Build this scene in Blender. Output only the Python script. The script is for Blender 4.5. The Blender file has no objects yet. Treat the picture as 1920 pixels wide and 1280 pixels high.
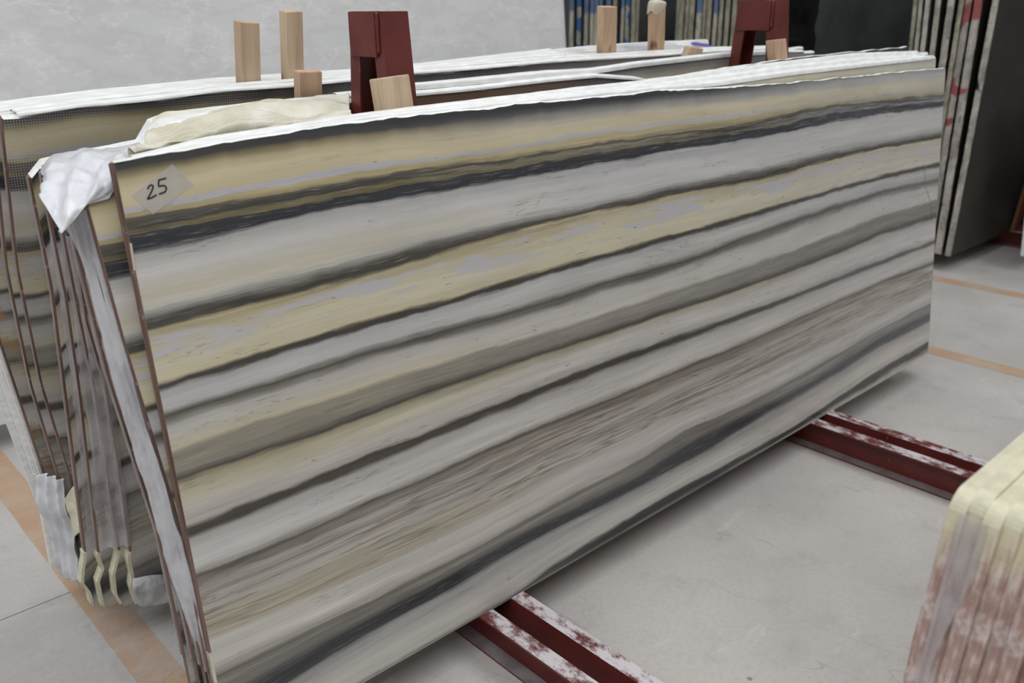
import bpy, bmesh, math, random
import numpy as np
from mathutils import Vector, Matrix, noise as mnoise

random.seed(7)
rng = np.random.RandomState(5)
STRATA = [[1.3759, 1.3845, 1.39, 1.3963, 1.4005, 1.4036, 1.4067, 1.408, 1.4082, 1.4065, 1.4084, 1.4104, 1.4081, 1.4062, 1.4069, 1.4076, 1.4076, 1.4077, 1.4062, 1.403, 1.4001, 1.3975, 1.395, 1.3924, 1.3899,
  1.3883, 1.3877, 1.3871, 1.3865, 1.3859, 1.3852, 1.3852, 1.3851, 1.3847, 1.3842, 1.3836, 1.3831, 1.3825, 1.3811, 1.38],
 [1.3697, 1.3761, 1.3822, 1.3872, 1.3898, 1.3902, 1.3899, 1.3897, 1.3896, 1.3896, 1.3898, 1.3899, 1.39, 1.39, 1.3897, 1.3894, 1.389, 1.3886, 1.3882, 1.3878, 1.3873, 1.3868, 1.3861, 1.3855, 1.3849,
  1.3843, 1.3837, 1.3831, 1.3825, 1.3819, 1.3812, 1.3806, 1.38, 1.3794, 1.3788, 1.3782, 1.3776, 1.377, 1.3764, 1.376],
 [1.2871, 1.2911, 1.2949, 1.2986, 1.3028, 1.3071, 1.308, 1.3054, 1.3034, 1.3028, 1.303, 1.304, 1.3061, 1.3092, 1.3115, 1.3111, 1.3094, 1.3078, 1.3065, 1.3058, 1.3054, 1.3049, 1.3044, 1.3041, 1.3043,
  1.3048, 1.3055, 1.3061, 1.3065, 1.3062, 1.3055, 1.3047, 1.3039, 1.3032, 1.3024, 1.3016, 1.3008, 1.3, 1.2992, 1.2985],
 [1.2605, 1.2622, 1.2656, 1.2691, 1.2708, 1.2716, 1.2723, 1.2727, 1.2723, 1.2716, 1.2714, 1.2717, 1.2723, 1.2729, 1.2734, 1.2739, 1.2743, 1.2742, 1.2731, 1.2716, 1.2701, 1.2686, 1.2681, 1.27, 1.2738,
  1.2779, 1.282, 1.2844, 1.2838, 1.2816, 1.2795, 1.2773, 1.2751, 1.273, 1.2708, 1.2687, 1.2665, 1.2643, 1.2622, 1.2603],
 [1.2304, 1.2319, 1.2334, 1.2347, 1.2358, 1.2369, 1.2382, 1.2396, 1.2412, 1.2428, 1.2439, 1.2444, 1.2447, 1.2448, 1.2445, 1.244, 1.2435, 1.243, 1.2425, 1.242, 1.2414, 1.2409, 1.2403, 1.2402, 1.2413,
  1.2435, 1.2459, 1.2484, 1.2508, 1.2529, 1.2532, 1.2515, 1.249, 1.2464, 1.2439, 1.2414, 1.2389, 1.2363, 1.2339, 1.2315],
 [1.2018, 1.2025, 1.2069, 1.2125, 1.2163, 1.2177, 1.2175, 1.2176, 1.219, 1.2207, 1.2216, 1.2213, 1.2206, 1.2198, 1.219, 1.2182, 1.2174, 1.2166, 1.216, 1.2158, 1.2161, 1.2165, 1.2168, 1.2173, 1.2182,
  1.2195, 1.2208, 1.2222, 1.2235, 1.2247, 1.2249, 1.2239, 1.2224, 1.2209, 1.2195, 1.218, 1.2165, 1.2151, 1.2137, 1.2123],
 [1.0719, 1.0753, 1.079, 1.082, 1.083, 1.0841, 1.0872, 1.0914, 1.095, 1.097, 1.0969, 1.096, 1.0959, 1.0965, 1.0974, 1.098, 1.0985, 1.0989, 1.099, 1.0988, 1.0985, 1.0981, 1.0977, 1.0976, 1.0982,
  1.0995, 1.1009, 1.1018, 1.1017, 1.101, 1.1003, 1.0995, 1.0988, 1.098, 1.0971, 1.0962, 1.0953, 1.0944, 1.0935, 1.0926],
 [1.0466, 1.0472, 1.0471, 1.0479, 1.0513, 1.0567, 1.0624, 1.0669, 1.0694, 1.0712, 1.0737, 1.0762, 1.0783, 1.08, 1.0812, 1.0815, 1.0812, 1.0806, 1.0798, 1.0785, 1.0768, 1.075, 1.0731, 1.0719, 1.0722,
  1.0738, 1.0758, 1.0777, 1.0791, 1.0802, 1.0814, 1.0826, 1.0835, 1.0831, 1.0806, 1.0772, 1.0737, 1.0702, 1.0668, 1.0633],
 [0.9262, 0.9312, 0.9351, 0.9378, 0.9399, 0.9412, 0.9412, 0.9406, 0.9399, 0.9399, 0.9412, 0.943, 0.9445, 0.9456, 0.9465, 0.947, 0.9473, 0.9476, 0.9479, 0.9483, 0.9488, 0.9493, 0.95, 0.9512, 0.9529,
  0.9547, 0.9565, 0.9579, 0.9586, 0.9589, 0.9591, 0.9593, 0.9595, 0.9591, 0.9578, 0.956, 0.9542, 0.9523, 0.9505, 0.9488],
 [0.9175, 0.9215, 0.9248, 0.9271, 0.9288, 0.9299, 0.9302, 0.9297, 0.9289, 0.9286, 0.9296, 0.9312, 0.9327, 0.934, 0.9352, 0.9362, 0.9371, 0.938, 0.9388, 0.9393, 0.9396, 0.9399, 0.9404, 0.9415, 0.943,
  0.9447, 0.9463, 0.9475, 0.9481, 0.9481, 0.9481, 0.9482, 0.9482, 0.9478, 0.9466, 0.945, 0.9434, 0.9418, 0.9402, 0.9387],
 [0.8585, 0.8593, 0.8605, 0.8621, 0.8641, 0.8656, 0.8656, 0.8635, 0.8604, 0.8578, 0.8567, 0.8566, 0.8574, 0.8589, 0.8595, 0.8577, 0.8544, 0.8517, 0.8515, 0.8543, 0.8582, 0.8621, 0.8659, 0.8694,
  0.8727, 0.876, 0.8792, 0.8821, 0.8843, 0.886, 0.8877, 0.8893, 0.891, 0.8913, 0.889, 0.8853, 0.8815, 0.8778, 0.874, 0.8703],
 [0.7745, 0.7799, 0.7835, 0.7837, 0.7802, 0.7769, 0.7763, 0.7756, 0.7735, 0.771, 0.7683, 0.766, 0.7647, 0.764, 0.7635, 0.7629, 0.7624, 0.7617, 0.7609, 0.7598, 0.7585, 0.7573, 0.7566, 0.7573, 0.7591,
  0.7611, 0.7631, 0.7653, 0.7678, 0.7706, 0.7734, 0.7762, 0.779, 0.7807, 0.7801, 0.7781, 0.7759, 0.7737, 0.7715, 0.7693],
 [0.7174, 0.716, 0.7142, 0.713, 0.7137, 0.7163, 0.7189, 0.7188, 0.7167, 0.7142, 0.7117, 0.7095, 0.7078, 0.7064, 0.7049, 0.7031, 0.7012, 0.6994, 0.6975, 0.6958, 0.6941, 0.6924, 0.691, 0.6905, 0.6907,
  0.691, 0.6914, 0.6922, 0.694, 0.6966, 0.6994, 0.7021, 0.7049, 0.7068, 0.7071, 0.7061, 0.7049, 0.7037, 0.7025, 0.7014],
 [0.6014, 0.6013, 0.6028, 0.6046, 0.6055, 0.6062, 0.6071, 0.6084, 0.6094, 0.6094, 0.6087, 0.608, 0.6078, 0.608, 0.6078, 0.607, 0.6058, 0.6047, 0.6031, 0.6004, 0.5971, 0.5937, 0.5908, 0.5891, 0.5882,
  0.5875, 0.5868, 0.5863, 0.5861, 0.5861, 0.5863, 0.5864, 0.5865, 0.5864, 0.5854, 0.5839, 0.5822, 0.5806, 0.5789, 0.5773],
 [0.5865, 0.587, 0.5881, 0.5887, 0.5887, 0.5891, 0.59, 0.5911, 0.5919, 0.5921, 0.592, 0.5919, 0.592, 0.5924, 0.5922, 0.5912, 0.5897, 0.5882, 0.5865, 0.5845, 0.5823, 0.5801, 0.5781, 0.5769, 0.5763,
  0.5758, 0.5753, 0.5749, 0.5747, 0.5746, 0.5746, 0.5745, 0.5745, 0.5742, 0.5734, 0.5721, 0.5707, 0.5693, 0.5679, 0.5665],
 [0.4904, 0.4883, 0.4868, 0.4868, 0.4881, 0.4893, 0.4892, 0.4886, 0.4899, 0.4923, 0.4931, 0.4917, 0.4896, 0.4876, 0.4855, 0.4837, 0.483, 0.4834, 0.4837, 0.4826, 0.4807, 0.4788, 0.4774, 0.4773, 0.4783,
  0.4795, 0.4808, 0.482, 0.483, 0.4838, 0.4847, 0.4855, 0.4863, 0.4866, 0.4856, 0.4833, 0.4806, 0.4779, 0.4753, 0.4728],
 [0.3329, 0.3249, 0.32, 0.3186, 0.3182, 0.3156, 0.3115, 0.3088, 0.3081, 0.3093, 0.3127, 0.3174, 0.3205, 0.3199, 0.3175, 0.3164, 0.3175, 0.3196, 0.3206, 0.3195, 0.3173, 0.315, 0.3135, 0.3139, 0.3159,
  0.3182, 0.3205, 0.3226, 0.3241, 0.3249, 0.3256, 0.3262, 0.3269, 0.3276, 0.3284, 0.3294, 0.3305, 0.3316, 0.3328, 0.3339],
 [0.2374, 0.2361, 0.2322, 0.2266, 0.2231, 0.2221, 0.22, 0.2177, 0.2176, 0.2195, 0.2223, 0.2238, 0.2234, 0.2226, 0.2223, 0.2235, 0.2292, 0.2399, 0.2481, 0.2475, 0.2423, 0.2372, 0.2333, 0.2324, 0.234,
  0.2362, 0.2384, 0.2408, 0.2437, 0.247, 0.2505, 0.254, 0.2575, 0.2607, 0.2631, 0.2642, 0.2649, 0.2655, 0.2663, 0.2672],
 [0.1696, 0.1659, 0.17, 0.1761, 0.1778, 0.1772, 0.1771, 0.1779, 0.1798, 0.1811, 0.1799, 0.1767, 0.1732, 0.1699, 0.167, 0.1661, 0.1709, 0.1817, 0.1909, 0.1924, 0.1901, 0.1878, 0.1858, 0.1845, 0.1839,
  0.1835, 0.183, 0.1834, 0.1863, 0.1917, 0.1981, 0.2044, 0.2107, 0.2164, 0.2194, 0.2187, 0.2166, 0.2145, 0.2125, 0.2107],
 [0.1216, 0.123, 0.1284, 0.137, 0.1404, 0.1399, 0.1408, 0.1426, 0.1447, 0.1481, 0.1503, 0.148, 0.1432, 0.1392, 0.1361, 0.134, 0.1334, 0.1343, 0.1359, 0.1374, 0.1397, 0.1434, 0.1476, 0.1508, 0.1532,
  0.1554, 0.1575, 0.1598, 0.1626, 0.1659, 0.1693, 0.1728, 0.1762, 0.1794, 0.1813, 0.1815, 0.1809, 0.1804, 0.1799, 0.1795],
 [0.0069, 0.0067, 0.0075, 0.0092, 0.0103, 0.0093, 0.0084, 0.0075, 0.0059, 0.0047, 0.0131, 0.0267, 0.0346, 0.037, 0.0388, 0.0405, 0.0417, 0.0419, 0.0409, 0.0389, 0.0361, 0.0332, 0.0302, 0.0278, 0.027,
  0.028, 0.0297, 0.0319, 0.0357, 0.0414, 0.0475, 0.0528, 0.0573, 0.0614, 0.0645, 0.0659, 0.0667, 0.0674, 0.0683, 0.0696],
 [-0.0, 0.0017, 0.0035, 0.0052, 0.0063, 0.0053, 0.0044, 0.0035, 0.0019, -0.003, -0.0076, -0.0102, -0.0128, -0.0131, -0.012, -0.0109, -0.0098, -0.0087, -0.0076, -0.007, -0.0072, -0.0075, -0.0077,
  -0.0079, -0.0082, -0.0084, -0.0086, -0.0089, -0.0091, -0.0085, -0.0078, -0.0072, -0.0065, -0.0059, -0.0052, -0.0045, -0.0039, -0.0032, -0.0026, -0.0021]]
SLAB_W = 3.735
TOPS = {'A': (0.93, -8.0,
       [(-0.0295, 1.4224), (0.0568, 1.4292), (0.15, 1.4362), (0.2933, 1.4379), (0.5083, 1.45), (0.7377, 1.4494), (0.9133, 1.4549), (1.15, 1.465), (1.3806, 1.4659), (1.7545, 1.4748), (2.0403, 1.475),
        (2.2775, 1.4741), (2.5366, 1.4753), (2.8213, 1.4766), (3.16, 1.4726), (3.3917, 1.4702)]),
 'A2': (0.955, -8.0, [(-0.026, 1.4251), (0.159, 1.4417), (0.5206, 1.455), (0.9295, 1.4606), (1.1685, 1.4697), (1.7785, 1.4823), (2.3061, 1.4826), (2.8552, 1.4839), (3.2206, 1.4773)]),
 'B': (1.035, -8.0, [(-0.0329, 1.4209), (-0.0092, 1.4241), (0.1851, 1.4387), (0.559, 1.4543), (0.9815, 1.4591), (1.2284, 1.4705), (1.7752, 1.4856), (2.1559, 1.4876), (2.7128, 1.482)]),
 'a': (0.815, -8.0,
       [(-0.0206, 1.2952), (-0.014, 1.3094), (0.009, 1.3267), (0.0999, 1.338), (0.2449, 1.3502), (0.2545, 1.3677), (0.2684, 1.4031), (0.3035, 1.4081), (0.4291, 1.4144), (0.5794, 1.42),
        (0.8387, 1.4228), (1.0752, 1.4343), (1.6433, 1.446), (1.8463, 1.4417), (2.1033, 1.4432), (2.6606, 1.457), (3.1813, 1.4538)]),
 'b': (0.785, -8.0,
       [(-0.0082, 1.3074), (0.0339, 1.3223), (0.1433, 1.3378), (0.236, 1.3527), (0.2588, 1.4011), (0.4147, 1.4109), (0.8192, 1.4214), (1.0524, 1.4372), (1.6128, 1.4487), (1.8126, 1.4464),
        (2.0655, 1.4498), (2.6147, 1.4639), (3.1277, 1.4611)]),
 'c': (0.755, -8.0,
       [(0.0038, 1.2935), (0.107, 1.3248), (0.2216, 1.3532), (0.2519, 1.4016), (0.4005, 1.4102), (0.7997, 1.4201), (1.0199, 1.4407), (1.2344, 1.4427), (1.5825, 1.4497), (1.7796, 1.4473),
        (2.0269, 1.4602), (2.5674, 1.4748), (2.8798, 1.4747), (3.0722, 1.4728)]),
 'd': (0.725, -8.0,
       [(0.0216, 1.2827), (0.1814, 1.3196), (0.2523, 1.399), (0.3863, 1.4083), (0.7802, 1.4175), (1.008, 1.4202), (1.2108, 1.4216), (1.5553, 1.4301), (1.7823, 1.4323), (2.002, 1.4117),
        (2.0656, 1.4007), (2.1411, 1.3868), (2.3657, 1.3558)]),
 'f1': (1.06, -8.0, [(-0.0262, 1.4249), (0.1938, 1.4419), (0.5712, 1.4567), (0.9977, 1.4621), (1.2472, 1.4704), (1.799, 1.4897), (2.1827, 1.4942), (2.7437, 1.4916)]),
 'f2': (1.085, -8.0, [(-0.0194, 1.429), (0.2024, 1.4452), (0.5833, 1.4592), (1.014, 1.4635), (1.2659, 1.4703), (1.8227, 1.4939), (2.2087, 1.5051), (2.8141, 1.5004)]),
 'f3': (1.11, -8.0,
        [(-0.0128, 1.4319), (0.211, 1.4472), (0.5955, 1.4619), (1.0302, 1.4649), (1.2847, 1.4703), (1.8466, 1.4962), (2.0192, 1.5043), (2.3008, 1.5122), (2.6145, 1.5143), (2.9572, 1.5145)]),
 's2': (0.032, 5.64,
        [(-0.0526, 1.3062), (-0.0155, 1.3092), (0.0023, 1.318), (0.0359, 1.365), (0.1012, 1.3774), (0.2143, 1.386), (0.3366, 1.3942), (0.6134, 1.4055), (0.9443, 1.4059), (1.3504, 1.4093),
         (1.7206, 1.4084), (1.9778, 1.4088), (2.4293, 1.4196), (2.9295, 1.4244), (3.7114, 1.4309)]),
 's3': (0.064, 5.64,
        [(-0.0449, 1.2913), (0.0106, 1.3063), (0.054, 1.3635), (0.229, 1.3837), (0.6353, 1.405), (0.9722, 1.4071), (1.3855, 1.4127), (1.7622, 1.4158), (2.0237, 1.4203), (2.4825, 1.4347),
         (2.9906, 1.4415), (3.7873, 1.432)]),
 's4': (0.096, 5.64,
        [(-0.0489, 1.283), (0.0109, 1.3019), (0.0662, 1.3639), (0.2444, 1.3858), (0.6574, 1.4059), (1.0005, 1.4127), (1.4209, 1.421), (1.7761, 1.425), (2.008, 1.4353), (2.5357, 1.4485),
         (3.0516, 1.4592), (3.8613, 1.4453)]),
 's5': (0.126, 5.64,
        [(-0.0396, 1.2804), (0.024, 1.3143), (0.089, 1.3441), (0.6753, 1.387), (1.4515, 1.3942), (1.6777, 1.4076), (1.7591, 1.4262), (2.05, 1.4391), (2.5857, 1.4591), (3.1093, 1.4692),
         (3.6309, 1.473)])}
LEFTS = {'A': [(-0.0071, 0.3855), (-0.0423, 0.7152), (-0.0511, 1.0532), (-0.0317, 1.4152)],
 'A2': [(-0.0305, 0.3787), (-0.0619, 0.7131), (-0.069, 1.0517), (-0.0446, 1.4142)],
 'B': [(-0.0366, 0.1891), (-0.0508, 0.3915), (-0.0993, 0.841), (-0.1262, 1.1318)],
 'a': [(-0.0348, 0.0504), (-0.0511, 0.0997), (-0.0401, 0.1531), (-0.0322, 0.1822), (-0.0166, 0.7449), (-0.0103, 1.0129), (-0.0209, 1.2928)],
 'b': [(-0.0143, 0.0303), (-0.0166, 0.1021), (0.0013, 0.1402), (-0.0055, 0.1847), (0.0093, 0.7466), (0.0103, 0.9867), (-0.0009, 1.2523)],
 'c': [(0.0322, -0.0049), (0.0167, 0.051), (0.0187, 0.124), (0.0367, 0.1793), (0.0425, 0.2055), (0.0363, 0.748), (0.0236, 0.9908), (0.0155, 1.2094)],
 'd': [(0.0642, -0.0071), (0.0542, 0.0781), (0.0614, 0.1182), (0.057, 0.1793), (0.0633, 0.2109), (0.0555, 0.7518), (0.0322, 0.9389), (0.0326, 1.0927)],
 'f1': [(-0.0441, 0.1923), (-0.0615, 0.393), (-0.1034, 0.7734), (-0.1325, 1.06)],
 'f2': [(-0.0516, 0.1956), (-0.0724, 0.3946), (-0.1079, 0.7036), (-0.1392, 0.9855)],
 'f3': [(-0.0635, 0.2051), (-0.0887, 0.4012), (-0.1159, 0.6103), (-0.1503, 0.8842)],
 's2': [(-0.0007, 0.5257), (-0.0018, 0.6167), (-0.0362, 1.0218), (-0.0526, 1.3062)],
 's3': [(-0.0015, 0.5109), (-0.0047, 0.6104), (-0.0396, 1.0142), (-0.0557, 1.2919)],
 's4': [(-0.0072, 0.4983), (-0.009, 0.6049), (-0.0443, 1.007), (-0.0611, 1.2723)],
 's5': [(-0.0179, 0.5427), (-0.0519, 0.931), (-0.0597, 1.1818)]}
DRAPE = [[(0.2647, 0.6052, 1.5058), (0.3243, 0.6037, 1.5165), (0.4221, 0.6029, 1.5222), (0.5406, 0.6022, 1.5271), (0.6835, 0.6019, 1.5298), (0.8289, 0.6018, 1.5304)],
 [(0.2408, 0.5073, 1.491), (0.2999, 0.5056, 1.5033), (0.3884, 0.5038, 1.5164), (0.5027, 0.503, 1.5219), (0.6326, 0.5026, 1.5245), (0.7639, 0.5025, 1.525)],
 [(0.1734, 0.3876, 1.4891), (0.2473, 0.3859, 1.501), (0.3374, 0.3843, 1.5124), (0.4531, 0.3832, 1.5203), (0.5694, 0.3825, 1.5253), (0.6859, 0.3826, 1.5247)],
 [(0.1251, 0.3043, 1.4883), (0.211, 0.3036, 1.499), (0.3039, 0.303, 1.5067), (0.4159, 0.3025, 1.5148), (0.5285, 0.302, 1.5216), (0.6363, 0.3019, 1.5222)],
 [(0.0885, 0.26, 1.4846), (0.1854, 0.26, 1.4933), (0.2886, 0.26, 1.5014), (0.3989, 0.26, 1.509), (0.51, 0.26, 1.5165), (0.6131, 0.26, 1.5169)],
 [(0.0781, 0.283, 1.4669), (0.1825, 0.2844, 1.4811), (0.2993, 0.2852, 1.4889), (0.4184, 0.286, 1.4967), (0.5319, 0.2865, 1.5027), (0.6328, 0.2868, 1.5057)]]
CORNER = [[(-0.0228, 0.5563, 1.4268), (0.0023, 0.5534, 1.4479), (0.0577, 0.5524, 1.455), (0.1291, 0.5517, 1.4597), (0.2059, 0.5512, 1.4631)],
 [(-0.0685, 0.381, 1.4367), (-0.0402, 0.3795, 1.4651), (0.0155, 0.3791, 1.4722), (0.0759, 0.379, 1.4746), (0.1365, 0.3789, 1.4775)],
 [(-0.0814, 0.329, 1.4267), (-0.045, 0.3325, 1.4613), (0.0106, 0.3333, 1.47), (0.0593, 0.3335, 1.4723), (0.1094, 0.3337, 1.4736)],
 [(-0.1003, 0.258, 1.4158), (-0.0608, 0.2609, 1.4456), (-0.0098, 0.2622, 1.459), (0.0334, 0.2631, 1.4677), (0.0724, 0.2639, 1.4762)],
 [(-0.1115, 0.2013, 1.399), (-0.0745, 0.2034, 1.4199), (-0.0316, 0.2056, 1.4427), (0.0072, 0.2074, 1.4604), (0.0373, 0.2091, 1.4776)],
 [(-0.1159, 0.1544, 1.3798), (-0.0845, 0.1568, 1.4038), (-0.0486, 0.1592, 1.4287), (-0.0175, 0.161, 1.4466), (0.0095, 0.1635, 1.4715)],
 [(-0.111, 0.1471, 1.367), (-0.0838, 0.1493, 1.3886), (-0.0533, 0.1519, 1.4151), (-0.026, 0.1528, 1.4244), (-0.0005, 0.1541, 1.4371)]]
FILM_STRIP = [[(-0.0908, 0.2234, 1.3694), (-0.0771, 0.2045, 1.3808), (-0.0633, 0.1858, 1.394), (-0.0579, 0.1617, 1.4031)],
 [(-0.0669, 0.2168, 1.3023), (-0.0599, 0.197, 1.3048), (-0.052, 0.1777, 1.3124), (-0.0487, 0.1537, 1.3216)],
 [(-0.0571, 0.1935, 1.0671), (-0.0496, 0.1739, 1.0708), (-0.0433, 0.1543, 1.0748), (-0.0376, 0.1298, 1.0804)],
 [(-0.0396, 0.1717, 0.8462), (-0.0349, 0.1523, 0.8521), (-0.0271, 0.1328, 0.8569), (-0.02, 0.1085, 0.8638)],
 [(-0.0292, 0.1389, 0.6153), (-0.0242, 0.1196, 0.6225), (-0.016, 0.1002, 0.6284), (-0.0049, 0.0768, 0.6348)],
 [(-0.0162, 0.1154, 0.4786), (-0.0111, 0.0962, 0.4867), (-0.0061, 0.077, 0.4949), (0.0012, 0.0615, 0.4997)],
 [(0.0034, 0.0924, 0.347), (0.0004, 0.0737, 0.3604), (-0.001, 0.0597, 0.37), (-0.0011, 0.0493, 0.3765)]]
FILM_ENDS = [[(-0.0049, 0.6685, 1.2694), (0.0094, 0.6176, 1.2756), (0.0196, 0.5787, 1.2678), (0.0261, 0.5518, 1.246)],
 [(-0.0028, 0.6938, 1.0894), (0.0126, 0.6426, 1.0978), (0.0253, 0.6017, 1.1044), (0.0357, 0.571, 1.1091)],
 [(-0.0102, 0.7273, 0.8508), (0.0104, 0.6759, 0.8606), (0.0319, 0.635, 0.867), (0.056, 0.6047, 0.8692)],
 [(-0.0197, 0.7641, 0.5892), (0.0054, 0.7125, 0.6003), (0.0312, 0.6716, 0.6068), (0.0597, 0.6414, 0.6081)],
 [(-0.0291, 0.7887, 0.4139), (-0.0042, 0.7369, 0.4268), (0.0256, 0.6961, 0.4325), (0.0581, 0.6661, 0.4321)],
 [(-0.0418, 0.8134, 0.3093), (-0.0065, 0.7606, 0.3294), (0.0249, 0.708, 0.3476), (0.0587, 0.6771, 0.354)]]
FILM_PATCH = [[(0.0496, 0.6824, 0.2455), (0.0943, 0.684, 0.2336), (0.1517, 0.6877, 0.2074)], [(0.0426, 0.6768, 0.214), (0.0928, 0.6738, 0.1994), (0.1505, 0.6831, 0.1692)],
 [(0.057, 0.6974, 0.1382), (0.099, 0.7002, 0.1185), (0.1528, 0.7016, 0.1088)]]
FILM_LOW = [[(-0.0848, 0.9637, 0.5205), (-0.0591, 0.9132, 0.5242), (-0.0326, 0.8743, 0.516)], [(-0.0899, 0.9744, 0.4447), (-0.0675, 0.9246, 0.4429), (-0.0375, 0.8857, 0.4351)],
 [(-0.071, 0.9904, 0.3306), (-0.0515, 0.9382, 0.3461), (-0.0247, 0.8972, 0.3533)], [(-0.0654, 1.0062, 0.2179), (-0.0467, 0.9538, 0.2351), (-0.0247, 0.9003, 0.2605)],
 [(-0.0618, 1.017, 0.1417), (-0.0516, 0.9673, 0.1392), (-0.036, 0.9162, 0.1468)]]
FLAP = [[(-0.0455, 0.8512, 0.4673), (-0.0299, 0.826, 0.5043), (-0.0171, 0.802, 0.533)], [(-0.0408, 0.8569, 0.4264), (-0.0289, 0.8343, 0.4454), (-0.0182, 0.811, 0.4683)],
 [(-0.0327, 0.8703, 0.3315), (-0.0325, 0.8478, 0.3493), (-0.0283, 0.8256, 0.3649)]]
FILM_BACK = [[(-0.0399, 0.829, 1.1235), (-0.0277, 0.819, 1.1231), (-0.0192, 0.8038, 1.1245)], [(-0.0387, 0.8679, 0.8467), (-0.0257, 0.858, 0.8459), (-0.0178, 0.8427, 0.8482)],
 [(-0.0293, 0.9118, 0.5339), (-0.0153, 0.902, 0.5325), (-0.0053, 0.8867, 0.5348)], [(-0.0244, 0.9251, 0.4392), (-0.0129, 0.9152, 0.4387), (-0.0043, 0.8984, 0.4513)]]
TOP_FILM = [[(2.29, 0.89, 1.6139), (2.4934, 0.8891, 1.6209), (2.6582, 0.8897, 1.6164), (2.7984, 0.8928, 1.5946)],
 [(2.2345, 0.8414, 1.6044), (2.4353, 0.8411, 1.6065), (2.6222, 0.8413, 1.6053), (2.7704, 0.8431, 1.5921)],
 [(2.2018, 0.8126, 1.596), (2.402, 0.8132, 1.5915), (2.6084, 0.8129, 1.5934), (2.7497, 0.8135, 1.589)]]
TIE = [[(2.7199, 0.8194, 1.6183), (2.8241, 0.8208, 1.6088), (2.8806, 0.774, 1.5858)], [(2.6819, 0.7907, 1.609), (2.785, 0.7921, 1.5994), (2.8387, 0.7446, 1.5812)]]
E_YZ = [[(0.669, 1.794), (0.712, 0.144)], [(0.775, 1.54), (0.767, 0.995)], [(0.845, 1.539), (0.85, 0.988)], [(0.886, 1.538), (0.897, 1.125)], [(0.947, 1.537), (0.945, 1.33)],
 [(1.038, 1.535), (1.041, 1.464)], [(1.098, 1.599), (1.093, 1.479)], [(1.152, 1.598), (1.144, 1.478)], [(1.192, 1.598), (1.186, 1.488)]]
C_Y = [(4.4, 4.345), (4.311, 4.258), (4.238, 4.165), (4.132, 4.093), (4.086, 4.035), (4.022, 3.99), (3.952, 3.901), (3.864, 3.82), (3.777, 3.746), (3.728, 3.685), (3.667, 3.619)]
D_Y = [(3.183, 3.145), (3.134, 3.096), (3.085, 3.052), (3.042, 2.994), (2.978, 2.925), (2.914, 2.883), (2.867, 2.826), (2.811, 2.775), (2.754, 2.719), (2.699, 2.659), (2.639, 2.599)]
STICKER = [(0.0197, 1.3089), (0.1086, 1.3584), (0.1443, 1.3152), (0.0532, 1.2678)]
TWO = [(0.0517, 1.317), (0.0559, 1.3226), (0.0614, 1.324), (0.0629, 1.3207), (0.0593, 1.3129), (0.0497, 1.3007), (0.0483, 1.2989), (0.0558, 1.2999), (0.0672, 1.3045)]
FIVE_A = [(0.0754, 1.3314), (0.0917, 1.3335)]
FIVE_B = [(0.0764, 1.3313), (0.0743, 1.3202), (0.0807, 1.3204), (0.0868, 1.3186), (0.0879, 1.3132), (0.0836, 1.3075), (0.0715, 1.305)]
CHIP = [(-0.0016, 1.2203), (0.0024, 1.2196), (-0.0007, 1.1664), (-0.0037, 1.1669)]
RUST = [(3.5654, 0.9699), (3.5977, 0.8562), (3.6613, 0.7727), (3.7024, 0.6904)]
STAKES = {'s1': (0.985, -8.0, [(0.597, 1.462), (0.6556, 1.4587), (0.6543, 1.6197), (0.6023, 1.6231)]),
 's2': (0.985, -8.0, [(0.7401, 1.4585), (0.7943, 1.4556), (0.7911, 1.6495), (0.7404, 1.6484)]),
 's3': (0.865, -8.0, [(0.7097, 1.4208), (0.7817, 1.416), (0.7772, 1.4888), (0.7128, 1.4904)]),
 's4': (0.15, 5.639812266243429, [(0.728, 1.3913), (0.8221, 1.3933), (0.8124, 1.488), (0.726, 1.482)]),
 's5': (0.985, -8.0, [(2.1037, 1.4828), (2.1828, 1.48), (2.1509, 1.6578), (2.0716, 1.658)]),
 's6': (0.985, -8.0, [(2.4158, 1.478), (2.4865, 1.4755), (2.4461, 1.6673), (2.3756, 1.6633)]),
 's7': (0.865, -8.0, [(2.4784, 1.4624), (2.5743, 1.4566), (2.5632, 1.493), (2.5233, 1.5047)]),
 's8': (0.15, 5.639812266243429, [(2.5498, 1.4558), (2.6338, 1.4546), (2.6201, 1.5315), (2.5334, 1.5278)])}
BUNDLE = [(0.65, -1.212, 1.084), (0.65, -1.191, 0.724), (0.65, -1.308, 1.091)]
BLACK = (3.833, 0.959, 1.663)
BLACK2 = (3.844, 0.902, 1.571)
CAM = [-0.58679, -1.60373, 1.75, 0.74548, 0.35914, -0.00728, 1649.89049]

scene = bpy.context.scene
COL = scene.collection
R = math.radians
Z0 = 0.12          # height of the rack's base channels
FLEAN, RLEAN = 5.64, -8.0

# ------------------------------------------------------------------ camera
def make_camera():
    cx, cy, cz, yaw, pitch, roll, f = CAM
    fw = Vector((math.sin(yaw) * math.cos(pitch), math.cos(yaw) * math.cos(pitch), -math.sin(pitch)))
    rt = Vector((math.cos(yaw), -math.sin(yaw), 0)); up = rt.cross(fw)
    c, s = math.cos(roll), math.sin(roll)
    r2 = c * rt + s * up; u2 = -s * rt + c * up
    cam = bpy.data.cameras.new('camera'); o = bpy.data.objects.new('camera', cam); COL.objects.link(o)
    m = Matrix((r2, u2, -fw)).transposed().to_4x4(); m.translation = Vector((cx, cy, cz))
    o.matrix_world = m
    cam.sensor_width = 36; cam.lens = 36 * f / 1920
    cam.clip_start = 0.05; cam.clip_end = 200
    cam.dof.use_dof = True; cam.dof.focus_distance = 2.35; cam.dof.aperture_fstop = 2.9
    scene.camera = o
make_camera()

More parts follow.
